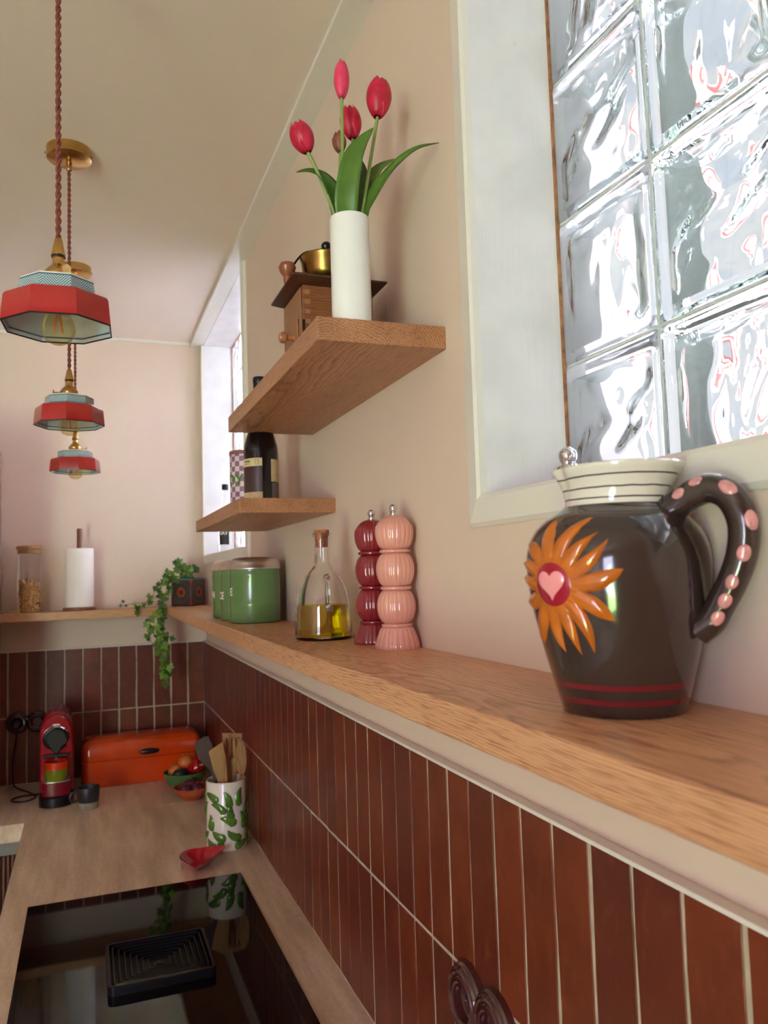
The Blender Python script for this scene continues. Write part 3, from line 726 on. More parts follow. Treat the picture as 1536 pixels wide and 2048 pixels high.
for r_ in range(rows):
    for c_ in range(cols):
        u0 = (c_+(.5 if r_ % 2 else 0)+rc.uniform(-.12, .12))/cols*2*pi*CR; v0 = .020+r_*.0325+rc.uniform(-.003, .003)
        if v0 > CH-.014: continue
        an = rc.choice((50, 120, 150, 80, 30, 100))+rc.uniform(-15, 15); an = R(an); Ln = rc.uniform(.044, .056)
        bd = rc.choice((-1, 1))*rc.uniform(.6, 1.5); fat = rc.uniform(.0135, .0165); path = []; rad = []; K = 9; a = an-bd/2; x, y = u0-cos(an)*Ln/2, v0-sin(an)*Ln/2
        for k in range(K):
            t = k/(K-1); path.append((x, min(max(y, .007), CH-.009))); a2 = a+bd*t; x += cos(a2)*Ln/(K-1); y += sin(a2)*Ln/(K-1)
            rad.append(fat*.82*min(1, .45+t*5)*(1-t**3.2*.85))
        part('chili_relief', uvtube(path, rad, lambda v: CR-.0002, .55, 8), chiligreen, ck)
def paddle(name, label, outline, y, th, mt, cat, rz=0, origin=(CX, ZC+.012)):
    m = M()
    for poly in outline: m.prism([(x-origin[0], z-origin[1]) for x, z in poly], 'Y', -th/2, th/2)
    o = part(name, m, mt, None, (origin[0], y, origin[1]), (0, 0, rz), bevel=.0012)
    return tag(o, label, cat)
paddle('wooden_spatula', 'wooden spatula with slanted end at the left of the crock', [[(.397, -.783), (.388, -.783), (.374, -.66), (.362, -.605), (.347, -.565), (.335, -.513), (.376, -.489), (.386, -.54), (.389, -.60), (.386, -.66)]], 2.412, .006, bamboo, 'spatula')
sl = [[(.381, -.471), (.444, -.478), (.441, -.494), (.383, -.487)]]
for k in range(4):
    a = .383+k*.0145; sl.append([(a, -.487), (a+.0105, -.488), (a+.0105, -.55), (a+.002, -.55)])
sl.append([(.385, -.55), (.437, -.55), (.420, -.60), (.408, -.64), (.404, -.785), (.394, -.785), (.396, -.64), (.390, -.60)])
paddle('slotted_turner', 'wooden slotted turner standing at the back of the crock', sl, 2.455, .005, bamboo, 'turner')
sp_ = [(.432+.0165*sin(a), -.545+.052*cos(a)) for a in [2*pi*i/20 for i in range(20)]]
paddle('wooden_spoon', 'wooden spoon with long oval bowl at the right of the crock', [sp_, [(.427, -.59), (.437, -.59), (.418, -.783), (.408, -.783)]], 2.425, .009, bamboo, 'spoon')
paddle('silicone_spatula', 'dark brown silicone spatula leaning left out of the crock', [[(.299, -.500), (.304, -.486), (.326, -.474), (.339, -.474), (.350, -.50), (.356, -.57), (.362, -.60), (.378, -.68), (.384, -.783), (.376, -.783), (.368, -.68), (.352, -.60), (.343, -.575), (.308, -.535)]], 2.442, .006, silicone, 'spatula')

# ------------------------------------------------------------------ spoon rest
def rest():
    tab = [(-180, .042), (-140, .050), (-118, .062), (-102, .088), (-86, .066), (-60, .050), (-25, .050), (0, .060), (22, .090), (40, .070), (70, .054), (110, .052), (145, .046), (180, .042)]
    def out(a): return interp(tab, a)
    def fn(top):
        def f(u, v):
            a = -180+360*u; r = out(a)*v*1.07; z = .031*v**2.6+(.0045 if top else 0); 
            if v > .97: z = .031
            if top and v > .9: z = .031*v**2.6+.0045*(1-(v-.9)/.1)
            return (r*cos(R(a)), r*sin(R(a)), z)
        return f
    return M().grid(fn(False), 72, 10, wu=True, flip=True).grid(fn(True), 72, 10, wu=True)
o = part('spoon_rest', rest(), redrest, None, (.283, 2.302, ZC+.0005), sharp=70, fix=False)
tag(o, 'glossy red pointed spoon rest lying in front of the chili crock', 'spoon rest')

# ------------------------------------------------------------------ paper roll, nut jar, ivy pot
pr = thing('paper_towel_holder', 'paper towel roll on wooden holder on the back ledge', 'paper towel', (-.026, 3.432, ZS))
part('base', M().lathe([(0, 0), (.063, 0), (.064, .004), (.064, .010), (.062, .012), (0, .012)], 40), walnut, pr)
part('rod', M().lathe([(.0105, .012), (.0105, .325), (.009, .329), (0, .329)], 20), walnut, pr)
part('paper_roll', M().lathe([(.019, .0135), (.0525, .0135), (.0535, .016), (.0535, .246), (.0525, .248), (.019, .248)], 48, closed=True), papertowel, pr)
part('loose_edge', M().box(-.0012, .0012, -.0548, -.0530, .0145, .247), papertowel, pr, rot=(0, 0, R(-14)))
jr = thing('nut_jar', 'tall glass jar of nuts with wooden lid on the back ledge', 'jar', (-.210, 3.432, ZS))
part('glass', M().lathe([(0, 0), (.0455, 0), (.047, .003), (.047, .238), (.0455, .238)], 40), thinglass, jr)
part('lid', M().lathe([(0, .232), (.044, .232), (.0445, .247), (.049, .249), (.049, .259), (.047, .261), (0, .261)], 40), bamboo, jr)
nm = M(); rn = random.Random(3)
for k in range(620):
    a = rn.uniform(0, 2*pi); rr = .040*sqrt(rn.uniform(.35, 1)); z = rn.uniform(.006, .135); 
    if z > .118+.022*cos(a+2.4): continue
    q = Matrix.Rotation(rn.uniform(0, 6), 3, 'X') @ Matrix.Rotation(rn.uniform(0, 6), 3, 'Z')
    c0_ = Vector((rr*cos(a), rr*sin(a), z)); s1 = Vector((.0058, .0040, .0040))
    vv = []
    for p in [(1, 0, 0), (-1, 0, 0), (0, 1, 0), (0, -1, 0), (0, 0, 1), (0, 0, -1)]: vv.append(c0_+q @ Vector((p[0]*s1.x, p[1]*s1.y, p[2]*s1.z)))
    nm.add(vv, [(0, 2, 4), (2, 1, 4), (1, 3, 4), (3, 0, 4), (2, 0, 5), (1, 2, 5), (3, 1, 5), (0, 3, 5)])
part('nuts', nm, nuts, jr, kind='stuff', sharp=80)
part('nut_core', M().lathe([(0, .003), (.035, .003), (.035, .115), (0, .118)], 20), nuts, jr)
lb = M().grid(lambda u, v: (.0476*cos(-1.0+.42*u), .0476*sin(-1.0+.42*u), .034+.004*v), 8, 2)
part('print_mark', lb, blk, jr)
ip = thing('ivy_pot', 'square painted pot with trailing green ivy in the ledge corner', 'plant pot', (.402, 3.420, ZS), R(46))
s_ = .0515
part('pot', M().prism([(-s_, -s_), (s_, -s_), (s_, s_), (-s_, s_)], 'Z', 0, .1135), potm, ip, bevel=.004)
part('soil', M().prism([(-s_*.86, -s_*.86), (s_*.86, -s_*.86), (s_*.86, s_*.86), (-s_*.86, s_*.86)], 'Z', .1135, .1155), mat('soil', (52, 36, 26), .95), ip)
inv = Matrix.Translation(Vector((.402, 3.42, ZS))) @ Matrix.Rotation(R(46), 4, 'Z'); inv = inv.inverted()
vines = [[(.385, 3.41, -.005), (.347, 3.38, .028), (.309, 3.345, .012), (.282, 3.325, -.027), (.275, 3.318, -.087), (.270, 3.315, -.156), (.27, 3.315, -.225), (.277, 3.31, -.285), (.296, 3.31, -.346), (.284, 3.31, -.408)],
         [(.385, 3.41, -.005), (.33, 3.37, .005), (.300, 3.33, -.06), (.286, 3.322, -.15), (.284, 3.315, -.24), (.290, 3.31, -.33), (.292, 3.31, -.38)],
         [(.39, 3.41, -.005), (.31, 3.36, -.008), (.266, 3.33, -.037), (.237, 3.325, -.092), (.208, 3.325, -.104), (.194, 3.32, -.127)],
         [(.278, 3.33, -.068), (.221, 3.36, -.096), (.169, 3.40, -.101), (.139, 3.42, -.108), (.128, 3.42, -.094)],
         [(.39, 3.41, -.005), (.372, 3.40, .042), (.339, 3.38, .069)], [(.395, 3.41, -.005), (.365, 3.40, .05), (.355, 3.39, .075)],
         [(.40, 3.41, -.005), (.406, 3.40, .031), (.424, 3.40, .034), (.441, 3.40, .040)], [(.40, 3.41, -.005), (.392, 3.39, .03), (.398, 3.38, .045)],
         [(.272, 3.315, -.196), (.293, 3.31, -.227), (.307, 3.31, -.232), (.324, 3.31, -.248)], [(.27, 3.315, -.186), (.24, 3.315, -.194), (.232, 3.315, -.223), (.241, 3.31, -.253)],
         [(.268, 3.315, -.156), (.236, 3.315, -.154), (.231, 3.315, -.170)]]
lf2 = [(0, 0), (.35, -.28), (.62, -.1), (.45, .2), (.70, .45), (.32, .52), (0, 1.05), (-.32, .52), (-.70, .45), (-.45, .2), (-.62, -.1), (-.35, -.28)]
def ivyleaf():
    vs = [(0, .2, .0)]+[(x, y, -.10*abs(x)**1.5-.08*max(0, y-.4)) for x, y in lf2]; k = len(lf2)
    return M().add([(x*.0215, y*.0215, z*.0215) for x, y, z in vs], [(0, 1+i, 1+(i+1) % k) for i in range(k)]).mesh('leaf', ivym, 60, fix=False)
ivl = ivyleaf(); rv = random.Random(11)
dens = [48, 38, 13, 5, 16, 16, 12, 14, 5, 8, 3]
for vi, vn in enumerate(vines):
    P = spline(vn, 6)
    part('vine', M().tube([inv @ p for p in P], .0011, 5), ivystem, ip)
    for k in range(dens[vi]):
        t = (k+1)/dens[vi]; idx = min(int(t*(len(P)-1)), len(P)-1)
        if vi < 2 and idx < 4: continue
        p = P[idx]+Vector((rv.uniform(-.012, .012), rv.uniform(-.018, .002), rv.uniform(-.008, .010)))
        if p.z < -.10 and p.y > 3.335 and vi not in (3,): p.y = 3.325
        if vi == 3: p.y = min(p.y, 3.36); p.z = max(p.z, ZS+.016)
        s = rv.uniform(.65, 1.25)*(.6 if vi == 3 else 1)*(1.35 if p.z < -.26 and vi < 2 else 1)
        o = bpy.data.objects.new('leaf', ivl); C.objects.link(o); o.parent = ip
        dirn = Vector((rv.uniform(-.7, .7), -1, rv.uniform(-.2, .7))).normalized()
        q = dirn.to_track_quat('Z', 'Y').to_matrix().to_4x4()
        rz = Matrix.Rotation(pi+rv.uniform(-1.1, 1.1), 4, 'Z')
        mw = Matrix.Translation(p) @ q @ rz @ Matrix.Scale(s, 4)
        o.matrix_local = inv @ mw

# ------------------------------------------------------------------ canisters
def text_part(txt, size, Rf, phi, z, mt, parent, depth=.0004, align='CENTER'):
    cu_ = bpy.data.curves.new('lettering', 'FONT'); cu_.body = txt; cu_.size = size; cu_.align_x = align; cu_.align_y = 'CENTER'; cu_.offset = size*.03
    ob = bpy.data.objects.new('tmp', cu_); C.objects.link(ob); dg = bpy.context.evaluated_depsgraph_get()
    me = bpy.data.meshes.new_from_object(ob.evaluated_get(dg)); bpy.data.objects.remove(ob)
    for v in me.vertices:
        u, w, h = v.co; v.co = ((Rf+depth)*cos(phi+u/Rf), (Rf+depth)*sin(phi+u/Rf), z+w)
    me.materials.clear(); me.materials.append(mt); me.name = 'lettering'
    return link('lettering', me, parent)
def canister(label, y, txt, phi, tz, x=.4005):
    t = thing('storage_canister', label, 'canister', (x, y, ZS), 0, 'green canisters in a row on the ledge')
    part('body', M().lathe([(0, 0), (.060, 0), (.064, .003), (.065, .008), (.065, .045), (.0656, .047), (.065, .049), (.065, .118), (.0657, .120), (.0642, .124), (.0642, .134), (0, .134)], 56), greenen, t)
    part('lid', M().lathe([(.0625, .1345), (.0664, .1345), (.0670, .136), (.0664, .138), (.0655, .139), (.0640, .150), (.0600, .158), (.054, .1625), (.045, .1640), (.043, .162), (0, .160)], 56), steel, t)
    text_part(txt, .026, .065, phi, tz, cream, t)
    return t
canister('green lidded canister nearest the oil bottle, front of the row of three', 2.012, 'E', R(196), .078)
canister('middle green lidded canister of the row of three', 2.160, 'CE', R(190), .066, .4015)
canister('furthest green lidded canister of the row, beside the ivy', 2.308, 'IN', R(188), .066, .4025)

# ------------------------------------------------------------------ oil bottle
ob_ = thing('oil_bottle', 'cork-stoppered glass oil bottle half full of olive oil', 'bottle', (.403, 1.397, ZS))
outer = [(0, 0), (.048, 0), (.0515, .003), (.0520, .010), (.0508, .040), (.0492, .060), (.0465, .080), (.0425, .095), (.036, .108), (.028, .1175), (.020, .126), (.0155, .134), (.0142, .142), (.0138, .170), (.0142, .182), (.0175, .190), (.0180, .192)]
inner = [(.0155, .192), (.0125, .182), (.0118, .170), (.0120, .142), (.0132, .134), (.0175, .1265), (.0255, .1178), (.033, .1075), (.0393, .094), (.0432, .0795), (.0458, .060), (.0475, .040), (.0488, .011), (.0470, .006), (0, .006)]
part('glass', M().lathe(outer+inner, 56), clearglass, ob_, sharp=60)
part('oil', M().lathe([(0, .0063), (.0468, .0063), (.0485, .0112), (.0472, .040), (.0457, .058), (.0452, .0615), (0, .0612)], 56), oil, ob_)
part('cork', M().lathe([(0, .166), (.0115, .166), (.0120, .184), (.0142, .1905), (.0145, .196), (.0135, .1975), (0, .1975)], 28), cork, ob_)
part('handle', M().tube(spline([(-.002, -.030, .112), (-.006, -.050, .112), (-.010, -.060, .100), (-.010, -.062, .080), (-.008, -.056, .064), (-.006, -.048, .060)], 8), [.0055]*41, 12), clearglass, ob_)
part('handle_foot', M().lathe([(0, -.008), (.006, -.006), (.0085, 0), (.006, .006), (0, .008)], 20), clearglass, ob_, (-.006, -.0555, .058))

# ------------------------------------------------------------------ bobbin mills
def mill(label, loc, mt, rz=0):
    t = thing('pepper_mill', label, 'pepper mill', loc, rz)
    def fl(k=22, d=.035):
        return lambda a, z: 1-d*abs(sin(a*k/2))**8
    def ball(z0, z1, rm, re):
        pts = []
        for i in range(13):
            q = i/12; zz = z0+(z1-z0)*q; pts.append((re+(rm-re)*sin(pi*q)**.62, zz))
        return pts
    base = [(0, 0), (.0345, 0), (.0352, .002), (.0345, .007), (.0320, .016), (.0285, .025), (.0262, .030), (.0240, .033), (0, .033)]
    part('foot', M().lathe(base, 132, mod=fl()), mt, t, sharp=60)
    zs = [(.038, .090), (.095, .147), (.152, .206)]
    for i, (a, b_) in enumerate(zs):
        part('collar', M().lathe([(0, a-.005), (.0232, a-.005), (.0240, a-.004), (.0240, a-.001), (.0232, a), (0, a)], 96, mod=lambda q, z: 1-.03*abs(sin(q*24))**6), mt, t, sharp=60)
        pts = ball(a, b_, .0302, .0195)
        if i == 2: pts = [(r, z) for r, z in pts[:9]]+[(.0262, .1925), (.0215, .1985), (.0150, .2032), (.0085, .2058), (0, .2065)]
        part('bobbin', M().lathe([(0, pts[0][1])]+pts+([(0, pts[-1][1])] if i < 2 else []), 132, mod=fl()), mt, t, sharp=60)
    part('finial', M().lathe([(.0058, .206), (.0060, .209), (.0046, .2105), (.0058, .2125), (.0066, .216), (.0062, .2195), (.0040, .222), (0, .2228)], 24), chrome, t, label='chrome finial')
    return t
mill('pale pink bobbin-shaped pepper mill with chrome top', (.4495, 1.150, ZS), pinkm)
mill('burgundy bobbin-shaped pepper mill half behind the pink one', (.4480, 1.248, ZS), redm, .13)

# ------------------------------------------------------------------ jug
JX, JY = .4115, .549
jug = thing('painted_jug', 'brown ceramic jug with orange sun and pink heart on the oak ledge', 'jug', (JX, JY, ZS))
jp = [(0, 0), (.0465, 0), (.0488, .0015), (.0500, .006), (.0552, .024), (.0605, .044), (.0655, .064), (.0700, .084), (.0730, .104), (.0740, .118), (.0732, .129), (.0705, .139), (.0655, .148), (.0585, .1555), (.0500, .1610), (.0440, .1645), (.0412, .1670)]
def JR(z): return interp([(q[1], q[0]) for q in jp[2:]], z)
part('body', M().lathe(jp+[(.038, .1665), (.037, .165)], 80), jugbrown, jug, sharp=50)
SP = R(150)
def spout(a, z):
    d = (a-SP+pi) % (2*pi)-pi; k = max(0, (z-.168)/.032)
    return 1+.11*k*exp(-(d/.13)**2)-.03*k*exp(-((abs(d)-.26)/.09)**2)
part('neck', M().lathe([(.0412, .1670), (.0408, .1710), (.0420, .1780), (.0450, .1860), (.0492, .1935), (.0512, .1965), (.0512, .1985), (.0498, .1995), (.0478, .1970), (.0430, .1880), (.0395, .1790), (.0380, .1690), (.0400, .1640), (.060, .148), (.070, .118), (.060, .05), (.046, .006), (0, .005)], 96, mod=spout).map(lambda x, y, z: (x+.0062*max(0, (z-.160)/.04), y-.0046*max(0, (z-.160)/.04), z)), jugwhite, jug, sharp=50)
# sun with wavy petals
PH = R(-167.0); ZSUN = .1045; NP = 14
def sunmesh():
    m = M(); na, nr = NP*12, 9
    def f(u, v):
        a = 2*pi*u; q = a*NP/(2*pi); ph = q-math.floor(q+.5)
        pet = max(0, 1-abs(ph*2))**.85
        rp = .0285+(.0285+.003*sin(5*a+.6))*pet
        tw = .55*(max(0, v*rp-.022)/.03)**1.5*sin(3*a+.8)
        r = rp*v; aa = a+tw*.35
        # ridge height: thick at centre of petal
        edge = min(1, (1-v)*6)
        h = .0036*(edge**.5)*(1 if r < .022 else max(.25, .45+.6*pet))
        uu = r*cos(aa)*1.0; vv = r*sin(aa); z = ZSUN+vv
        rr = JR(z)+h-.0004
        ph2 = PH+uu/JR(z); return (rr*cos(ph2), rr*sin(ph2), z)
    m.grid(lambda u, v: f(u, max(v, .02)), na, nr, wu=True)
    return m
part('sun_relief', sunmesh(), jugorange, jug, sharp=70)
def patch(outline, h, mt, name, k=6):
    """domed patch on the jug from a closed (u,v) outline round the sun centre"""
    n = len(outline)
    def f(i, j):
        i = int(round(i*n)) % n; t = max(j, .02); uu, vv = outline[i][0]*t, outline[i][1]*t; z = ZSUN+vv; rr = JR(z)+h+.0009*(1-t**4) ; ph2 = PH+uu/JR(z)
        if j > .97: rr -= .0022
        return (rr*cos(ph2), rr*sin(ph2), z)
    return part(name, M().grid(f, n, k, wu=True), mt, jug, sharp=60)
patch([(.0200*cos(2*pi*i/36), .0200*sin(2*pi*i/36)) for i in range(36)], .0034, jugcrimson, 'sun_disc')
ho = []
for i in range(40):
    t = 2*pi*i/40; ho.append((-.00090*16*sin(t)**3, .00090*(13*cos(t)-5*cos(2*t)-2*cos(3*t)-cos(4*t))+.001))
patch(ho, .0048, jugpink, 'heart')
# handle
HA = R(-62)
def hp(r, z): return (r*cos(HA), r*sin(HA), z)
hpath = spline([hp(*q) for q in ((.040, .156), (.052, .163), (.066, .171), (.081, .1745), (.095, .166), (.1025, .147), (.1005, .125), (.0925, .104), (.083, .087), (.075, .074), (.064, .066))], 8)
hr = [interp([(0, .0125), (.15, .0115), (.5, .0118), (.85, .0108), (1, .0125)], k/(len(hpath)-1)) for k in range(len(hpath))]
part('handle', M().tube(hpath, hr, 18), jugbrown, jug, sharp=70)
side = Vector((sin(HA), -cos(HA), 0))*1.0
if (side.x*(-.6)+side.y*(-.8)) < 0: side = -side
for t, off, s in ((.17, .35, .0052), (.26, .60, .0052), (.375, .50, .0066), (.50, .75, .0068), (.61, .35, .0062), (.70, .2, .0056), (.785, .35, .0060), (.865, .45, .0058)):
    k = int(t*(len(hpath)-1)); p = Vector(hpath[k]); tg = (Vector(hpath[k+1])-Vector(hpath[k-1])).normalized()
    outd = tg.cross(side); cen = Vector((cos(HA)*.075, sin(HA)*.075, .12))
    if outd.dot(p-cen) < 0: outd = -outd
    aa0 = off*1.1; rt = hr[k]
    def f(u, v, p=p, tg=tg, outd=outd, aa0=aa0, rt=rt, s=s):
        a = 2*pi*u; q = max(v, .03); du = s*q*cos(a)*1.15; dv = s*q*sin(a)*.95
        an = aa0+dv/rt; rr = rt+.0005-(.0012 if v > .97 else 0)+.0004*(1-q*q)
        return tuple(p+tg*du+(side*cos(an)+outd*sin(an))*rr)
    part('dot', M().grid(f, 20, 5, wu=True), dotpink, jug, sharp=70)

# ------------------------------------------------------------------ chrome bird on the window sill
bd = thing('chrome_bird', 'small chrome bird figurine on the near window sill behind the jug', 'figurine', (.5415, .8075, SIL), R(-110)); bd.scale = (.86, .86, .86)
part('body', M().lathe([(0, 0), (.012, 0), (.019, .006), (.0225, .016), (.021, .026), (.015, .035), (.0, .040)], 32).map(lambda x, y, z: (x*1.25-z*.15, y*.9, z)), chrome, bd)
part('head', M().lathe([(0, -.0135)]+[(.0135*sin(pi*i/12), -.0135*cos(pi*i/12)) for i in range(1, 12)]+[(0, .0135)], 28), chrome, bd, (.006, 0, .043))
part('beak', M().lathe([(.0038, 0), (0, .010)], 12), chrome, bd, (.018, 0, .040), (0, R(100), 0))
part('tail', M().box(-.044, -.018, -.006, .006, .014, .018), chrome, bd, bevel=.001)
for s in (-1, 1): part('eye', M().lathe([(0, -.0014), (.0014, 0), (0, .0014)], 8), blackpl, bd, (.015, .0085*s, .047))

# ------------------------------------------------------------------ vase and tulips
VX, VY, VZ = .357, 1.052, .349
vs_ = tag(part('tulip_vase', M().lathe([(0, 0), (.0270, 0), (.0285, .0015), (.0285, .158), (.0278, .1600), (.0268, .1585), (.0268, .006), (0, .005)], 56), vasewhite, None, (VX, VY, VZ)), 'plain white cylinder vase of tulips on the upper shelf', 'vase')
def petal(L, Wd, curv, open_=.0, tip=.42):
    def f(u, v):
        a = (u-.5)*2; w = Wd*(sin(pi*min(1, v*.86+.10))**.72)*(1 if v < .75 else 1-(v-.75)/.25*(1-tip))
        r = curv*(sin(pi*min(v*.87+.06, 1))**.60)*(1+open_*v)
        ang = a*w/ max(curv, 1e-4)
        rr = r*(1-.05*abs(a))
        return (rr*cos(ang), rr*sin(ang), L*v)
    return f
def orient(d):
    return Vector(d).normalized().to_track_quat('Z', 'Y').to_euler()
def tulip(label, path, top, width, mt, npet=6, tw=0, open_=0, sr=.0026):
    base = Vector(path[0]); t = thing('tulip', label, 'tulip', base)
    P = [Vector(p)-base for p in path]
    part('stem', M().tube(spline(P, 6), sr, 10), stemm, t)
    d = Vector(top)-Vector(path[-1]); L = d.length; e = orient(d)
    for k in range(npet):
        inner_ = k % 2; c = width/2*(.90 if inner_ else 1.0)
        p = part('petal', M().grid(petal(L*(.97 if inner_ else 1), width*.66, c, open_), 9, 12), mt, t, P[-1], None, sharp=80)
        p.rotation_euler = (e.to_matrix() @ Matrix.Rotation(2*pi*k/npet+tw, 3, 'Z')).to_euler()
        so = p.modifiers.new('thick', 'SOLIDIFY'); so.thickness = .0007
    return t
tulip('tallest pink tulip, slim and closed, at top of the bouquet', [(.350, 1.052, .46), (.346, 1.05, .52), (.349, 1.05, .611), (.350, 1.05, .689)], (.351, 1.05, .747), .0235, tulipp, tw=.5)
tb_ = tulip('large red tulip standing right in the bouquet', [(.362, 1.052, .45), (.376, 1.05, .517), (.386, 1.05, .571), (.395, 1.05, .618), (.405, 1.05, .670)], (.4105, 1.05, .731), .0365, tulipm, tw=.2, open_=.12)
tulip('red tulip in the middle of the bouquet, behind the tallest stem', [(.358, 1.060, .45), (.364, 1.068, .524), (.374, 1.08, .592), (.379, 1.09, .654)], (.374, 1.09, .705), .0335, tulipm, tw=.9)
td_ = tulip('red tulip bending left, lowest in the bouquet', [(.345, 1.050, .45), (.335, 1.05, .508), (.321, 1.05, .546), (.306, 1.05, .581), (.297, 1.05, .598)], (.281, 1.05, .641), .0345, tulipm, tw=.4)
tulip('small closed green and pink tulip bud behind the tallest stem', [(.352, 1.063, .45), (.351, 1.07, .521), (.354, 1.08, .589), (.359, 1.09, .629)], (.356, 1.09, .662), .0225, budm, tw=.1, npet=4)
def leaf(parent, pts, w, nrm, fold=.25):
    base = Vector(parent.location); P = spline(pts, 6); L = len(P); m = M(); vs = []; nn = Vector(nrm).normalized(); K = 7
    for k, p in enumerate(P):
        t = k/(L-1); tg = (P[min(k+1, L-1)]-P[max(k-1, 0)]).normalized(); sd = tg.cross(nn).normalized(); up = sd.cross(tg)
        ww = w*(.45+.55*sin(pi*min(1, t*1.25+.05)) if t < .35 else sin(pi*min(.5+(t-.35)/.65*.5, 1))**.8)
        for i in range(K):
            a = (i/(K-1)-.5)*2; vs.append(p-base+sd*a*ww+up*(fold*ww*a*a))
    fs = [(k*K+i, k*K+i+1, (k+1)*K+i+1, (k+1)*K+i) for k in range(L-1) for i in range(K-1)]
    o = part('leaf', m.add(vs, fs), leafm, parent, sharp=80); so = o.modifiers.new('thick', 'SOLIDIFY'); so.thickness = .0008
    return o
leaf(tb_, [(.372, 1.050, .49), (.378, 1.048, .516), (.391, 1.045, .539), (.408, 1.035, .567), (.426, 1.02, .589), (.450, 1.01, .608), (.480, 1.0, .617)], .0125, (-.35, -.55, .75), .5)
leaf(tb_, [(.372, 1.058, .49), (.378, 1.06, .522), (.393, 1.07, .570), (.414, 1.08, .606), (.443, 1.08, .628)], .013, (-.4, -.8, .3))
leaf(td_, [(.354, 1.046, .49), (.350, 1.044, .51), (.349, 1.035, .543), (.357, 1.03, .587), (.371, 1.03, .615), (.391, 1.03, .641)], .0165, (-.25, -1, .1), .2)
leaf(td_, [(.365, 1.058, .49), (.370, 1.06, .519), (.381, 1.07, .565), (.387, 1.08, .601), (.383, 1.08, .624)], .014, (-.2, -1, .2))
leaf(td_, [(.345, 1.050, .49), (.340, 1.05, .516), (.334, 1.05, .545), (.318, 1.05, .565), (.299, 1.05, .571), (.279, 1.05, .567)], .0115, (-.3, -.75, .6), .3)

# ------------------------------------------------------------------ coffee grinder
gr = thing('coffee_grinder', 'antique wooden coffee grinder with brass hopper behind the vase', 'coffee grinder', (.322, 1.190, .349))
GW, GD, GH = .118, .118, .110
part('case', M().box(0, GW, 0, GD, .004, GH), grindwood, gr, bevel=.002)
part('foot', M().box(-.008, GW+.006, -.006, GD+.006, 0, .010), grinddark, gr, bevel=.003)
part('front_panel', M().box(-.003, 0, .003, GD-.003, .012, GH-.004), grindwood2, gr, bevel=.001)
tp = M(); h0 = [(-.020, -.019), (GW+.020, -.019), (GW+.020, GD+.019), (-.020, GD+.019)]; h1 = [(-.004, -.004), (GW+.004, -.004), (GW+.004, GD+.004), (-.004, GD+.004)]
tp.add([(x, y, GH) for x, y in h1]+[(x, y, GH+.008) for x, y in h0]+[(x, y, GH+.011) for x, y in h0]+[(x, y, GH+.016) for x, y in h1], [(3, 2, 1, 0)]+[(k*4+i, k*4+(i+1) % 4, (k+1)*4+(i+1) % 4, (k+1)*4+i) for k in range(3) for i in range(4)]+[(12, 13, 14, 15)])
part('top_board', tp, grinddark, gr, bevel=.001)
for k in range(6):
    part('finger_joint', M().box(.0, .013, -.0008, .002, .014+k*.016, .022+k*.016), grindwood2, gr, bevel=.0006)
dr = part('drawer', M().box(-.006, -.003, .016, GD-.016, .014, .058), grindwood2, gr, bevel=.001)
part('knob', M().lathe([(.0055, 0), (.0035, .006), (.004, .011), (.0085, .014), (.0095, .019), (.007, .024), (0, .0255)], 24), mat('drawer_knob_wood', (172, 108, 62), .35, coat=.3), dr, (-.006, GD/2-.022, .032), (0, R(-90), 0))
part('hinge', M().box(-.0008, .002, -.0025, -.0008, .030, .052), blackpl, gr)
hx, hy, hz = GW/2-.002, GD/2-.008, GH+.016
part('hopper', M().lathe([(0, .0), (.020, .001), (.033, .006), (.0405, .016), (.0430, .030), (.0450, .0335), (.0440, .0350), (.0415, .0335), (.039, .018), (.030, .006), (0, .004)], 48).map(lambda x, y, z: (x, y, z*1.45)), brass2, gr, (hx, hy, hz))
part('hopper_cap', M().lathe([(0, .028), (.018, .028), (.018, .037), (.015, .040), (.015, .045), (.010, .048), (.006, .050), (.0055, .054), (.0085, .058), (.0085, .063), (.0055, .067), (0, .0685)], 28), blackpl, gr, (hx, hy, hz+.012))
cr_ = part('crank', M().tube(spline([(hx-.006, hy, hz+.064), (hx-.036, hy+.008, hz+.060), (hx-.056, hy+.010, hz+.036), (hx-.066, hy+.008, hz+.010)], 5), .0035, 8, flat=.5), mat('dark_iron', (60, 50, 40), .45, .8), gr)
part('crank_knob', M().lathe([(0, 0), (.006, .001), (.007, .007), (.0065, .012), (.0125, .020), (.0145, .028), (.011, .035), (0, .038)], 24), mat('knob_wood', (150, 82, 48), .35, coat=.3), gr, (hx-.066, hy+.008, hz+.004))

# ------------------------------------------------------------------ wine bottle, tin, sill bottle
def curved(rad, a0, a1, z0, z1, k=12, h=.0003):
    return M().grid(lambda u, v: ((rad+h)*cos(a0+(a1-a0)*u), (rad+h)*sin(a0+(a1-a0)*u), z0+(z1-z0)*v), k, 2)
wbtl = thing('wine_bottle', 'black wine bottle with cream and brown labels on the lower shelf', 'bottle', (.367, 1.745, .155))
part('glass', M().lathe([(0, 0), (.035, 0), (.0385, .004), (.0385, .118), (.0370, .132), (.0320, .152), (.0240, .175), (.0175, .195), (.0145, .212), (.0138, .232)], 48), bottleblk, wbtl)
part('capsule', M().lathe([(.0141, .225), (.0141, .276), (.0150, .278), (.0150, .288), (.0138, .290), (0, .290)], 32), mat('capsule_black', (20, 20, 22), .35), wbtl)
a_front = R(-150)
fl_ = part('label', curved(.0385, R(-182), R(-98), .084, .102), labelcream, wbtl)
part('label', curved(.0385, R(-182), R(-98), .028, .083), labelbrown, wbtl, label='brown middle label')
part('label', curved(.0385, R(-182), R(-98), .006, .027), labelcream, wbtl)
part('back_label', curved(.0385, R(-68), R(-20), .050, .100), labelcream, wbtl)
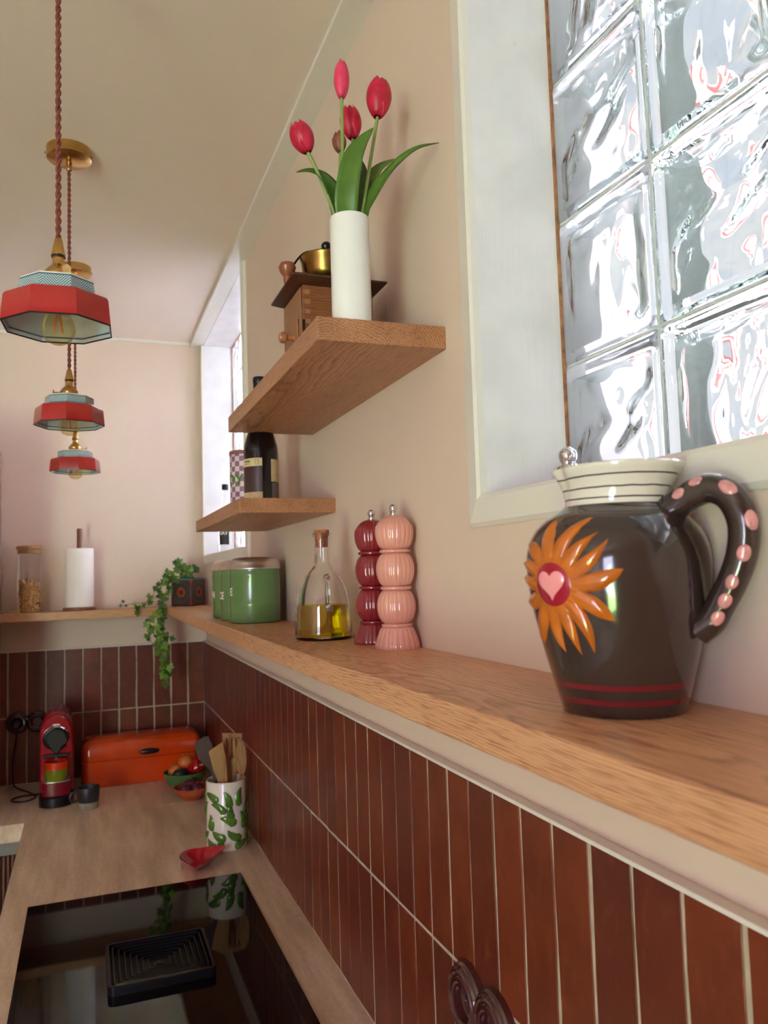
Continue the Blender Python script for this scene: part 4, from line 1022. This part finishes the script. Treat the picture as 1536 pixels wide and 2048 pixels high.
part('barcode', curved(.0385, R(-66), R(-22), .012, .048), labelgrey, wbtl)
part('print_mark', curved(.0388, R(-165), R(-140), .094, .0965), inkgreen, fl_); part('print_mark', curved(.0388, R(-165), R(-142), .0895, .0902), inkgreen, fl_)
part('crest', M().grid(lambda u, v: ((.0389)*cos(R(-116)+(.10+.016*v)*cos(2*pi*u)), .0389*sin(R(-116)+(.10+.016*v)*cos(2*pi*u)), .093+(.0055+.0006*v)*sin(2*pi*u)), 24, 2, wu=True), inkgreen, fl_)
tin = thing('checkered_tin', 'tall pink and purple checkered tin half behind the wine bottle', 'tin', (.3745, 1.955, .155))
part('body', M().lathe([(0, 0), (.041, 0), (.041, .146), (0, .146)], 48), checkm, tin)
part('rim', M().lathe([(.0412, .143), (.0424, .144), (.0424, .151), (.041, .153), (0, .150)], 48), roseband, tin)
text_part('DY', .036, .041, R(-146), .078, lettergreen, tin, .0008)
sb = thing('sill_bottle', 'clear glass bottle with black cap and black label on far window sill', 'bottle', (.520, 3.17, SIL))
part('glass', M().lathe([(0, 0), (.028, 0), (.029, .003), (.029, .150), (.026, .172), (.0155, .195), (.0115, .205), (.0110, .255)], 32), thinglass, sb)
part('cap', M().lathe([(.0128, .250), (.0128, .270), (.0115, .272), (0, .272)], 24), blackpl, sb)
lb_ = part('label', curved(.029, R(-160), R(-75), .030, .092), blk, sb)
text_part('SAY', .020, .029, R(-118), .076, whiteink, lb_, .0006)

# ------------------------------------------------------------------ pendants
def pendant():
    t = thing('pendant_lamp', 'x', 'pendant lamp', (0, 0, 0), 0, 'red octagonal pendant lamps')
    red = [(.0780, .0005), (.0784, .002), (.0752, .036), (.0728, .0405), (.0680, .0430), (.0545, .0445)]
    redi = [(.0525, .0420), (.0670, .0405), (.0710, .0380), (.0732, .035), (.0764, .002), (.0765, .0008)]
    part('shade', M().lathe(red, 8), redglaze, t, bevel=0, sharp=30)
    part('shade_lining', M().lathe(redi, 8), lining, t, sharp=30, label='white inside of the shade')
    part('shade_rim', M().lathe([(.0762, .0012), (.0764, -.0004), (.0782, -.0004), (.0786, .0014)], 8, closed=True), darkrim, t, sharp=30)
    part('lining_line', M().lathe([(.0750, .0062), (.0744, .0082)], 8), blueline, t, sharp=30)
    part('shade_band', M().lathe([(.0552, .0440), (.0545, .0455), (.0532, .0650), (.0515, .0672), (.0480, .0680), (.0190, .0690)], 8), bandm, t, sharp=30)
    part('band_lining', M().lathe([(.0190, .0665), (.0500, .0650), (.0520, .0430)], 8), lining, t, sharp=30)
    part('lamp_holder', M().lathe([(.0, .0690), (.0195, .0690), (.0200, .0720), (.0190, .0735), (.0200, .0750), (.0205, .0800), (.0190, .0830), (.0150, .0880), (.0100, .0930), (.0082, .0960), (.0080, .1050), (.0090, .1055), (.0090, .1075), (.0105, .1085), (.0098, .1110), (.0052, .1330), (.0040, .1345), (0, .1345)], 32), brass, t)
    part('gasket', M().lathe([(.0094, .1050), (.0100, .1065), (.0094, .1080)], 24, closed=True), rubber, t)
    sw = part('switch_arm', M().tube([(.018, 0, .078), (.034, 0, .078)], .0016, 8), brass, t)
    part('switch_knob', M().lathe([(0, 0), (.0058, 0), (.0065, .0012), (.0065, .0022), (0, .0028)], 20), brass, sw, (.0335, 0, .0785), (0, R(90), 0))
    part('bulb', M().lathe([(.0115, .042), (.0120, .030), (.0160, .022), (.0215, .012), (.0240, .001), (.0225, -.010), (.0165, -.0185), (.0080, -.0225), (0, -.0232)], 36), amber, t)
    part('bulb_base', M().lathe([(0, .040), (.0135, .040), (.0135, .062), (0, .062)], 24), brass, t)
    part('bulb_stem', M().lathe([(.004, .040), (.0025, .02), (.0018, .012), (0, .011)], 10), thinglass, t)
    for k in range(4):
        a = pi/2*k+.3; part('filament', M().tube([(.0035*cos(a), .0035*sin(a), .020), (.0085*cos(a), .0085*sin(a), -.006)], .0008, 6), filament, t)
    H0, H1 = .134, CE-.345-.0265-.017-.02
    top = (CE-.363)-.024
    for s in (0, 1):
        path = []; nn = int((top-H0)/.0022)
        for k in range(nn+1):
            z = H0+(top-H0)*k/nn; a = 2*pi*z/.026+pi*s; path.append((.0021*cos(a), .0021*sin(a), z))
        part('cord', M().tube(path, .0023, 6), cordm, t)
    zc = CE-.363
    part('ceiling_rose', M().lathe([(0, zc-.026), (.0485, zc-.026), (.0510, zc-.024), (.0510, zc), (0, zc)], 48), brass, t)
    part('cord_grip', M().lathe([(.0055, zc-.052), (.0065, zc-.050), (.0065, zc-.032), (.0050, zc-.026)], 20), brass, t)
    for s in (-1, 1): part('grub_screw', M().tube([(.050*s, 0, zc-.013), (.055*s, 0, zc-.013)], .0022, 10), brass, t)
    return t
p1 = pendant(); p2 = copytree(p1); p3 = copytree(p1)
for p, loc, rz, lb in ((p1, (-.037, 1.210, .363), R(-71), 'nearest and largest-looking red octagonal pendant lamp on brown twisted cord'),
                       (p2, (-.0365, 1.975, .363), R(176), 'middle red octagonal pendant lamp with full brass ceiling rose in view'),
                       (p3, (-.0330, 2.740, .352), R(8), 'furthest red octagonal pendant lamp, lowest in view')):
    p.location = loc; p.rotation_euler = (0, 0, rz); p['label'] = lb
# the far lamp hangs a touch lower: lengthen its cord to the ceiling
for ch in p3.children:
    if ch.name.split('.')[0] in ('ceiling_rose', 'cord_grip', 'grub_screw'): ch.location.z += .011
    if ch.name.split('.')[0] == 'cord': ch.scale.z = 1+.011/(CE-.363-.024)
